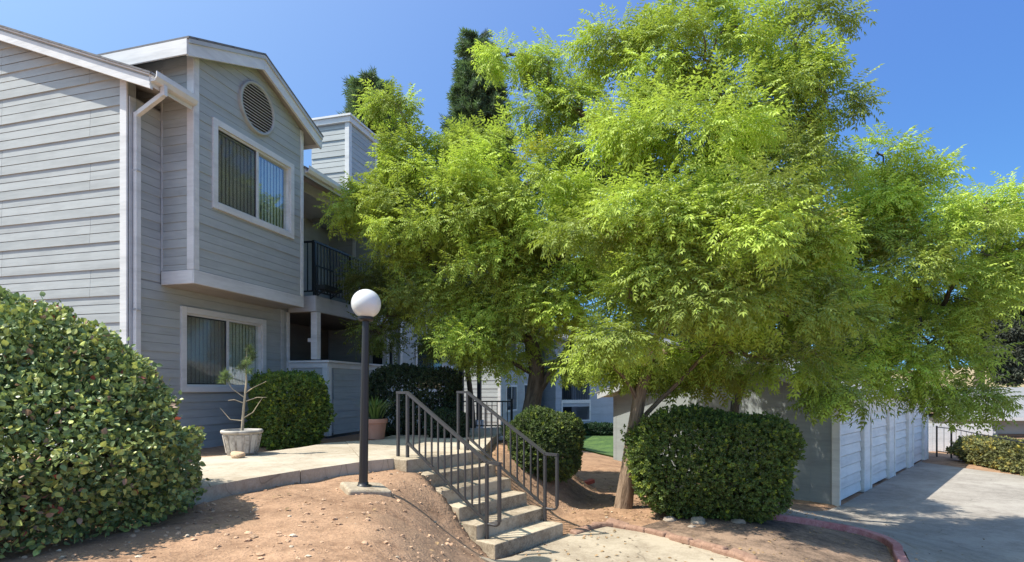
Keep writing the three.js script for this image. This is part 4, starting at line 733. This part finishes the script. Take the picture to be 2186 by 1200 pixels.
leafyTree({
  name: 'leafy_tree', label: 'wide drooping leafy tree overhanging the garage doors on the right',
  base: V(4.34, H(4.34, -11.2) - 0.06, -11.2), r0: 0.095, bark: M.barkDark, density: 78, tone: ashTone(1.06),
  trunk: [P(1560, 1040, 11.2), P(1562, 950, 11.2), P(1570, 860, 11.1), P(1600, 780, 11), P(1680, 700, 10.8), P(1760, 640, 10.6)],
  blobs: [[1875, 330, 10, 40, 42], [1850, 455, 10.2, 100, 75], [1975, 470, 10, 115, 82], [1880, 400, 10, 50, 45], [1965, 390, 10.1, 42, 28], [2100, 425, 10.2, 48, 45], [2110, 520, 10, 105, 95], [1900, 590, 9.8, 130, 110], [2030, 620, 9.9, 110, 100], [2180, 540, 10, 75, 95], [1965, 715, 9.8, 95, 66], [2042, 750, 10, 52, 68], [1855, 755, 9.7, 105, 75], [2062, 838, 10, 36, 30], [2010, 825, 10, 34, 36], [1800, 795, 9.8, 55, 36], [1905, 785, 9.8, 60, 26], [1770, 560, 10.2, 90, 110], [1925, 500, 9.9, 75, 70], [1795, 485, 9.7, 60, 60], [1990, 640, 10.3, 80, 70], [2170, 430, 10.2, 40, 36], [2240, 480, 10, 70, 70], [1400, 560, 13.5, 150, 110, 1.6], [1600, 560, 12.5, 130, 110, 1.4]],
});
// conifers far behind
const needle = (() => { const T = new Tris(); for (let i = 0; i < 46; i++) { const f = i / 46, b = V(0, -0.10 * f * f, f * 0.9), a = i * 2.4; leaflet(T, b, V(Math.cos(a) * 0.8, Math.sin(a) * 0.55 - 0.1, 0.75).normalize(), V(0, 1, 0.2).normalize(), 0.36, 0.07, 0.05); } return T.build(); })();
function conifer(label, x, z, top, r, base, n) {
  const t = thing('conifer_tree', label, 'tree', [x, base, z], 0), h = top - base;
  mesh('trunk', tube([V(0, 0, 0), V(0.05, h * 0.5, 0), V(0, h * 0.98, 0)], [0.42, 0.22, 0.03], 9), M.barkDark, t);
  const list = [];
  for (let i = 0; i < n; i++) {
    const f = Math.pow(rnd(), 0.7), y = h * (1 - f * 0.88), a = rr(0, 6.28), lay = 0.78 + 0.22 * Math.sin(y * 4.2 + a), R0 = r * Math.pow(f, 0.8) * lay * rr(0.9, 1.1);
    const m = 2 + Math.floor(R0 / 0.8);
    for (let k = 0; k < m; k++) { const q = Math.sqrt((k + 0.5 + rr(-0.4, 0.4)) / m), d = V(Math.cos(a + rr(-0.25, 0.25)), rr(-0.35, 0.15), Math.sin(a + rr(-0.25, 0.25))).normalize(), g = rr(0.7, 1.25); list.push({ p: V(Math.cos(a) * R0 * q, y - 0.22 * R0 * q + rr(-0.15, 0.15), Math.sin(a) * R0 * q), q: qTo(d, rr(0, 6.28)), s: rr(0.8, 1.3), c: tmpC.clone().setRGB(0.10 * g, 0.165 * g, 0.055 * g) }); }
  }
  instanced('crown', needle, M_leaf, list, t);
}
conifer('tall dark conifer rising behind the trees in the middle', P(1022, 0, 38).x, -38, P(0, 72, 38).y, 4.3, -2.6, 2200);
conifer('shorter dark conifer just right of the chimney', P(795, 0, 34).x, -34, P(0, 155, 34).y, 3.0, -2.4, 1400);
conifer('small dark conifer close beside the chimney, left of its neighbour', P(768, 0, 36).x, -36, P(0, 185, 36).y, 2.0, -2.4, 500);
// dark broad trees far right and a few behind
const oak = (() => { const T = new Tris(); for (let i = 0; i < 40; i++) { const d = rdir(); leaflet(T, d.clone().multiplyScalar(rr(0.05, 0.4)), d.add(V(0, -0.2, 0.3)).normalize(), rdir(), rr(0.12, 0.2), 0.10); } return T.build(); })();
const oakTone = (r, g, b) => (rad, k) => tmpC.clone().setRGB(r * k, g * k, b * k);
leafyTree({ name: 'oak_tree', label: 'dark grey green oak on the hill above the low building', base: V(31, -3, -38), r0: 0.35, bark: M.barkDark, density: 26, tone: oakTone(0.055, 0.07, 0.035), leafGeo: [oak], sprayScale: 1.2, twigs: 3, trunk: [V(31, -3.2, -38), V(31, -1, -38), V(31.2, 0.5, -38), V(31.3, 2, -38)], blobs: [[2120, 720, 38, 65, 75], [2180, 690, 37, 70, 75], [2110, 640, 38, 55, 50], [2150, 780, 37, 55, 40], [2230, 640, 38, 80, 80], [2070, 700, 39, 50, 60], [2170, 560, 39, 70, 70], [2110, 560, 40, 60, 60], [2200, 760, 38, 60, 45]] });
leafyTree({ name: 'oak_tree', label: 'green tree far behind the garage roof', base: V(13, -2.7, -44), r0: 0.35, bark: M.barkDark, density: 20, tone: oakTone(0.075, 0.11, 0.03), leafGeo: [oak], sprayScale: 1.3, twigs: 3, trunk: [V(13, -2.8, -44), V(13, 0, -44), V(13, 2, -44), V(13, 3, -44)], blobs: [[1460, 680, 44, 110, 100], [1600, 660, 45, 120, 110], [1500, 560, 44, 110, 90], [1720, 720, 46, 90, 90], [1850, 690, 46, 110, 100]] });

// ---------------------------------------------------------------- bushes and hedges
const ovate = (() => {                                       // one broad glossy leaf, 1 m long: scaled when used
  const T = new Tris(), n = 4, w = [0, 0.30, 0.36, 0.24, 0], row = (i, s) => V(s * w[i], 0.10 * Math.abs(s) * w[i] * 2 - 0.22 * (i / n) ** 2, i / n);
  for (let i = 0; i < n; i++) for (const s of [-1, 1]) { const a = row(i, 0), b = row(i + 1, 0), c = row(i, s), d = row(i + 1, s); if (i < n - 1) { T.tri(a, c, d); T.tri(a, d, b); } else T.tri(a, c, b); }
  return T.build();
})();
const ovateS = (() => { const g = ovate.clone(); const f = new THREE.BufferGeometry(); f.setAttribute('position', g.attributes.position); f.setAttribute('uv', g.attributes.uv); f.computeVertexNormals(); return f; })();
const M_glossy = leafMat(1, 1, 1, 0.25, 0.6), M_hedge = leafMat(1, 1, 1, 0.3, 0.12);
function shoot(n, len, spread = 1) {                          // tip of a hedge twig with n small leaves
  const T = [];
  for (let i = 0; i < n; i++) { const a = i * 2.4, f = i / n, q = qTo(V(Math.cos(a) * spread, Math.sin(a) * spread, 0.5 + f).normalize(), rr(0, 6.28)); T.push(ovateS.clone().applyMatrix4(new THREE.Matrix4().compose(V(0, 0, f * len * 1.4), q, V(len * 0.95, len, len).multiplyScalar(rr(0.8, 1.1))))); }
  const g = mergeGeometries(T); return g;
}
const SHOOTS = [shoot(7, 0.034), shoot(8, 0.032), shoot(6, 0.038)];
// clipped hedge: a rounded box of twigs. size (w, h, d); pow = squareness
function hedge({ label, pos, size, turn = 0, n, tone, shootGeo = SHOOTS, scale = 1, pow = 4, bottomIn = 0.8, group, name = 'clipped_hedge', category = 'hedge', lump = 0.085, topOf, stray = 0.07 }) {
  const t = thing(name, label, category, pos, turn, group), [w, h, d] = size, lists = shootGeo.map(() => []), U = V();
  const surf = (dir) => { const p = Math.pow(Math.pow(Math.abs(dir.x), pow) + Math.pow(Math.abs(dir.y), pow) + Math.pow(Math.abs(dir.z), pow), -1 / pow), q = dir.clone().multiplyScalar(p); const k = 1 + lump * Math.sin(q.x * 4.1 + q.z * 2) * Math.sin(q.y * 3.7 + 1 + q.x) + lump * 0.6 * Math.sin(q.x * 9 + q.y * 7) * Math.cos(q.z * 8); const taper = q.y < 0 ? 1 - (1 - bottomIn) * q.y * q.y : 1; return V(q.x * w / 2 * k * taper, (q.y * k + 1) * h / 2, q.z * d / 2 * k * taper); };
  for (let i = 0; i < n; i++) {
    const dir = rdir(), s = surf(dir), depth = Math.pow(rnd(), 2.2), p = V(0, h / 2, 0).lerp(s, 1 - 0.30 * depth + (rnd() < stray ? rr(0.0, 0.09) : 0));
    if (p.y < 0.02) continue;
    const nn = V(dir.x / w, dir.y / h, dir.z / d).normalize(), o = nn.add(rdir().multiplyScalar(0.8)).add(V(0, 0.25, 0)).normalize();
    lists[Math.floor(rnd() * lists.length)].push({ p, q: qTo(o, rr(0, 6.28)), s: scale * rr(0.75, 1.3), c: tone(depth) });
  }
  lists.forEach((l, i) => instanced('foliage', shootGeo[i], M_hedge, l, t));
  const st = []; for (let k = 0; k < 9; k++) { const a = rr(0, 6.28), q = V(Math.cos(a) * w * 0.3, h * rr(0.4, 0.75), Math.sin(a) * d * 0.3); st.push(tube([V(rr(-0.08, 0.08), -0.05, rr(-0.08, 0.08)), q.clone().multiplyScalar(0.4).add(V(0, h * 0.1, 0)), q], [0.022, 0.016, 0.006], 6)); }
  mesh('stem', st, M.barkDark, t);
  return t;
}
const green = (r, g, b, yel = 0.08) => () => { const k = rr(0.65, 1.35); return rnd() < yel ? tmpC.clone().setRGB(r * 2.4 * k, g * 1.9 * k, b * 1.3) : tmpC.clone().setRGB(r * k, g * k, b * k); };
hedge({ label: 'large rounded clipped hedge in front of the garage end wall', pos: [2.98, H(2.98, -8.55) - 0.02, -8.55], size: [2.26, 1.54, 1.5], turn: -0.25, n: 15000, tone: green(0.11, 0.165, 0.024, 0.15), pow: 3.4, bottomIn: 0.68 });
hedge({ label: 'clipped hedge under the ground floor window against the porch half wall', pos: [-4.02, -1.05, -10.2], size: [1.60, 1.26, 1.0], turn: -0.9, n: 9500, tone: green(0.12, 0.19, 0.024, 0.16), pow: 7, bottomIn: 0.75 });
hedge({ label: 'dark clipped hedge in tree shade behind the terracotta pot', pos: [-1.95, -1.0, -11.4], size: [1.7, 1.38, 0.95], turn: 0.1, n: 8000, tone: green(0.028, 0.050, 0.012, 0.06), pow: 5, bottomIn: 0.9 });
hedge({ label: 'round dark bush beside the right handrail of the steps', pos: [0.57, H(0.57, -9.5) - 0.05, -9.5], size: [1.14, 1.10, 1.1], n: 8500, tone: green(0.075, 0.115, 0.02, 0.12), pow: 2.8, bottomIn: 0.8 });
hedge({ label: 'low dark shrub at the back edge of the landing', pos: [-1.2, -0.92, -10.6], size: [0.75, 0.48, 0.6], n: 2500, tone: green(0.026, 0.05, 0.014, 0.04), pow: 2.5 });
hedge({ label: 'long pale yellow green hedge along the driveway at the far right', pos: [16.55, -2.75, -17.9], size: [7.2, 0.95, 1.3], turn: 1.4, n: 9000, scale: 2.2, tone: green(0.16, 0.17, 0.055, 0.2), pow: 4, lump: 0.09 });
hedge({ label: 'low dark hedge on the lawn before the blue grey block', pos: [5.2, -2.65, -32.5], size: [2.4, 0.55, 0.8], n: 2500, scale: 2.4, tone: green(0.02, 0.06, 0.015, 0.02) });
// the big leafy bush in the foreground: the nearest leaves are pieces of their own
{
  const C = V(-3.95, -0.37, -4.35), t = thing('leafy_bush', 'large glossy leaved green bush filling the left foreground', 'bush', [C.x, H(C.x, C.z), C.z]);
  const loc = V(0, C.y - t.position.y, 0), rx = 1.36, ryT = 1.12, ryB = 1.3, rz = 1.36, all = [];
  for (let i = 0; i < 80000; i++) {
    const d = rdir(), pw = d.y > 0 ? 1.5 : 2.3, ry = d.y > 0 ? ryT : ryB, k = Math.pow(Math.pow(Math.abs(d.x), pw) + Math.pow(Math.abs(d.y), pw) + Math.pow(Math.abs(d.z), pw), -1 / pw);
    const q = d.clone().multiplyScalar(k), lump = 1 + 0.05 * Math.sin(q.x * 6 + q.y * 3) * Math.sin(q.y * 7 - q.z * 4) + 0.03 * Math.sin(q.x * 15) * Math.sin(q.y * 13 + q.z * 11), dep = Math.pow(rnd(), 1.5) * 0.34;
    const p = V(q.x * rx, q.y * ry, q.z * rz).multiplyScalar(lump * (1 - dep) + (rnd() < 0.06 ? rr(0, 0.06) : 0)).add(loc);
    if (p.y < 0.03) continue;
    const nrm = V(q.x / rx, q.y / ry, q.z / rz).normalize(), dir = nrm.clone().multiplyScalar(0.55).add(rdir().multiplyScalar(0.95)).add(V(0, 0.15, 0)).normalize();
    const g = rr(0.6, 1.4), r = rnd(), c = tmpC.clone();
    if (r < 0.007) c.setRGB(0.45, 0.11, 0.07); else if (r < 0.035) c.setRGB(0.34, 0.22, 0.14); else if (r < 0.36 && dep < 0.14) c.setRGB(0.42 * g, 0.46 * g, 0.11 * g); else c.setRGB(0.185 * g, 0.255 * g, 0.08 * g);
    const len = rr(0.032, 0.056), e = { p, q: qTo(dir, rr(0, 6.28)), s: V(len * rr(0.85, 1.1), len, len), c, near: dep < 0.05 ? p.clone().add(t.position).length() : 99 };
    all.push(e);
  }
  const seen = (e) => { const w = e.p.clone().add(t.position), u = CX + F * w.x / -w.z, v = CY - F * w.y / -w.z; return u > 20 && u < 440 && v > 640 && v < 1190; };
  const front = all.filter(seen).sort((a, b) => a.near - b.near), big = new Set(front.slice(0, 300));
  const tints = {}; for (const e of big) { const m = [e.c.r, e.c.g, e.c.b].map((x) => Math.round(x * 40) / 40 || 0.015); const key = m.join(); tints[key] ??= leafMat(m[0], m[1], m[2], 0.25, 0.6); const o = mesh('leaf', ovateS, tints[key], t); o.position.copy(e.p); o.quaternion.copy(e.q); o.scale.copy(e.s); }
  instanced('foliage', ovateS, M_glossy, all.filter((e) => !big.has(e)), t);
  const st = []; for (let k = 0; k < 16; k++) { const q = rdir(); q.y = Math.abs(q.y) * 0.7; st.push(tube([V(rr(-0.2, 0.2), -0.05, rr(-0.2, 0.2)), V(q.x * 0.5, 0.45, q.z * 0.5), V(q.x * 1.15, 0.55 + q.y * 1.0, q.z * 0.95)], [0.03, 0.02, 0.008], 6)); }
  mesh('stem', st, M.barkDark, t);
}
// bare little pine in the tub
{
  const t = thing('potted_sapling', 'nearly bare pale sapling with a few needle tufts growing in the planter tub', 'sapling', [-3.70, WY + 0.28, -7.80]);
  const br = [[V(0, 0, 0), V(0.02, 0.35, 0), V(0.06, 0.72, 0.0), V(0.05, 0.95, 0), V(0.07, 1.18, 0)], [V(0.03, 0.50, 0), V(-0.12, 0.62, 0.03), V(-0.22, 0.78, 0.05)], [V(0.04, 0.56, 0), V(0.16, 0.64, 0), V(0.34, 0.72, 0.02)], [V(0.01, 0.18, 0), V(-0.15, 0.2, 0.03), V(-0.27, 0.36, 0.06)], [V(0.02, 0.22, 0), V(0.16, 0.30, 0.02), V(0.28, 0.50, 0)], [V(0.03, 0.42, 0), V(-0.1, 0.47, 0), V(-0.2, 0.46, -0.02)], [V(0.05, 0.45, 0), V(0.18, 0.5, -0.05), V(0.3, 0.5, -0.08)]];
  mesh('trunk', tube(br[0], [0.021, 0.017, 0.012, 0.006, 0.003], 8), M.paleBark, t);
  for (const b of br.slice(1)) mesh('branch', tube(b, [0.008, 0.006, 0.003], 6), M.paleBark, t);
  const N1 = new Tris(); for (let i = 0; i < 60; i++) { const d = rdir(); leaflet(N1, V(0, 0, 0), d, Math.abs(d.y) > 0.9 ? V(1, 0, 0) : V(0, 1, 0), rr(0.06, 0.11), 0.006, 0.1); }
  const ng = N1.build(), nm = leafMat(0.22, 0.30, 0.10, 0.3), nd = leafMat(0.12, 0.16, 0.06, 0.3);
  const tufts = [[V(-0.22, 0.79, 0.05), nm], [V(-0.17, 0.76, 0.04), nm], [V(-0.25, 0.74, 0.06), nm], [V(-0.2, 0.83, 0.05), nm]];
  for (let k = 0; k < 9; k++) tufts.push([V(0.05 + rr(-0.07, 0.07), 0.86 + k * 0.04, rr(-0.07, 0.07)), k % 3 ? nd : nm]);
  for (const [p, m] of tufts) { const o = mesh('needle_tuft', ng, m, t); o.position.copy(p); o.rotation.set(rr(0, 3), rr(0, 3), 0); }
}
function spiky(label, pos, n, h, c, cat = 'plant') {
  const t = thing('potted_plant', label, cat, pos), T = new Tris();
  for (let i = 0; i < n; i++) { const a = rr(0, 6.28), l = rr(0.1, 0.75), d = V(Math.cos(a) * l, 1, Math.sin(a) * l).normalize(), b = V(Math.cos(a) * rr(0, 0.1), 0, Math.sin(a) * rr(0, 0.1)); const m = b.clone().addScaledVector(d, h * 0.6), e = b.clone().addScaledVector(d, h * rr(0.75, 1.1)).add(V(Math.cos(a) * 0.1, -0.05, Math.sin(a) * 0.1)), s = V(-Math.sin(a), 0, Math.cos(a)).multiplyScalar(rr(0.008, 0.016)); T.tri(b.clone().sub(s), b.clone().add(s), m.clone().add(s)); T.tri(b.clone().sub(s), m.clone().add(s), m.clone().sub(s)); T.tri(m.clone().sub(s), m.clone().add(s), e); }
  mesh('foliage', T.build(), leafMat(...c, 0.4), t).userData.kind = 'stuff';
}
spiky('spiky light green plant growing in the terracotta pot', [-2.44, WY + 0.31, -10.15], 110, 0.50, [0.12, 0.20, 0.03]);
spiky('yellow green strappy plant by the retaining wall cap', [-0.05, -1.0, -11.15], 70, 0.42, [0.22, 0.30, 0.05]);
// litter: clods, pebbles and fallen leaves on the dirt
{
  const cg = [0, 1, 2].map((k) => { const g = new THREE.IcosahedronGeometry(1, 1), p = g.attributes.position; for (let i = 0; i < p.count; i++) { const v = V().fromBufferAttribute(p, i), q = 1 + 0.25 * Math.sin(v.x * 4 + k) * Math.sin(v.y * 5 + k * 2) + 0.15 * Math.sin(v.z * 7 + k); p.setXYZ(i, v.x * q, v.y * q * 0.6, v.z * q); } g.computeVertexNormals(); return flat(g); });
  const lists = [[], [], []], leaves = [];
  const onDirt = (x, z) => inStairs(x, z) < -5 && !((x - O[0]) * N[0] + (z - O[1]) * N[1] < 0.1);
  for (let i = 0; i < 6500; i++) {
    const x = rr(-3.4, 6.0), z = rr(-11.5, -3.4), k = Math.pow(rnd(), 5), s = 0.004 + 0.017 * k; if (!onDirt(x, z)) continue;
    if (x > 0.5 && z > -7.2 && x < 2.6) continue;
    const g = rr(0.7, 1.3), w = rnd() < 0.06;
    lists[i % 3].push({ p: V(x, HD(x, z) + s * 0.2, z), q: new THREE.Quaternion().setFromEuler(new THREE.Euler(rr(-0.4, 0.4), rr(0, 6.28), rr(-0.4, 0.4))), s: V(s * rr(0.8, 1.5), s, s * rr(0.8, 1.4)), c: w ? tmpC.clone().setRGB(0.5 * g, 0.40 * g, 0.29 * g) : tmpC.clone().setRGB(0.46 * g, 0.29 * g, 0.18 * g) });
  }
  const root = thing('ground_litter', 'small clods, pebbles and dry leaves scattered over the bare dirt', 'litter', [0, 0, 0]); root.userData.kind = 'stuff';
  lists.forEach((l, i) => instanced('clods', cg[i], std({ color: col(1, 1, 1), roughness: 1 }), l, root));
  for (let i = 0; i < 2600; i++) { const x = rr(-3.4, 8.5), z = rr(-12.5, -4); if (!onDirt(x, z)) continue; const near = Math.hypot(x - 2.5, z + 8.5) < 3.2 || rnd() < 0.12; if (!near) continue; const g = rr(0.6, 1.4); leaves.push({ p: V(x, HD(x, z) + 0.022, z), q: new THREE.Quaternion().setFromEuler(new THREE.Euler(rr(-0.3, 0.3), rr(0, 6.28), rr(-0.3, 0.3))), s: rr(0.03, 0.055), c: tmpC.clone().setRGB(0.26 * g, 0.165 * g, 0.08 * g) }); }
  instanced('dry_leaves', ovateS, std({ color: col(1, 1, 1), roughness: 0.9, side: THREE.DoubleSide }), leaves, root);
}
renderer.render(scene, camera);
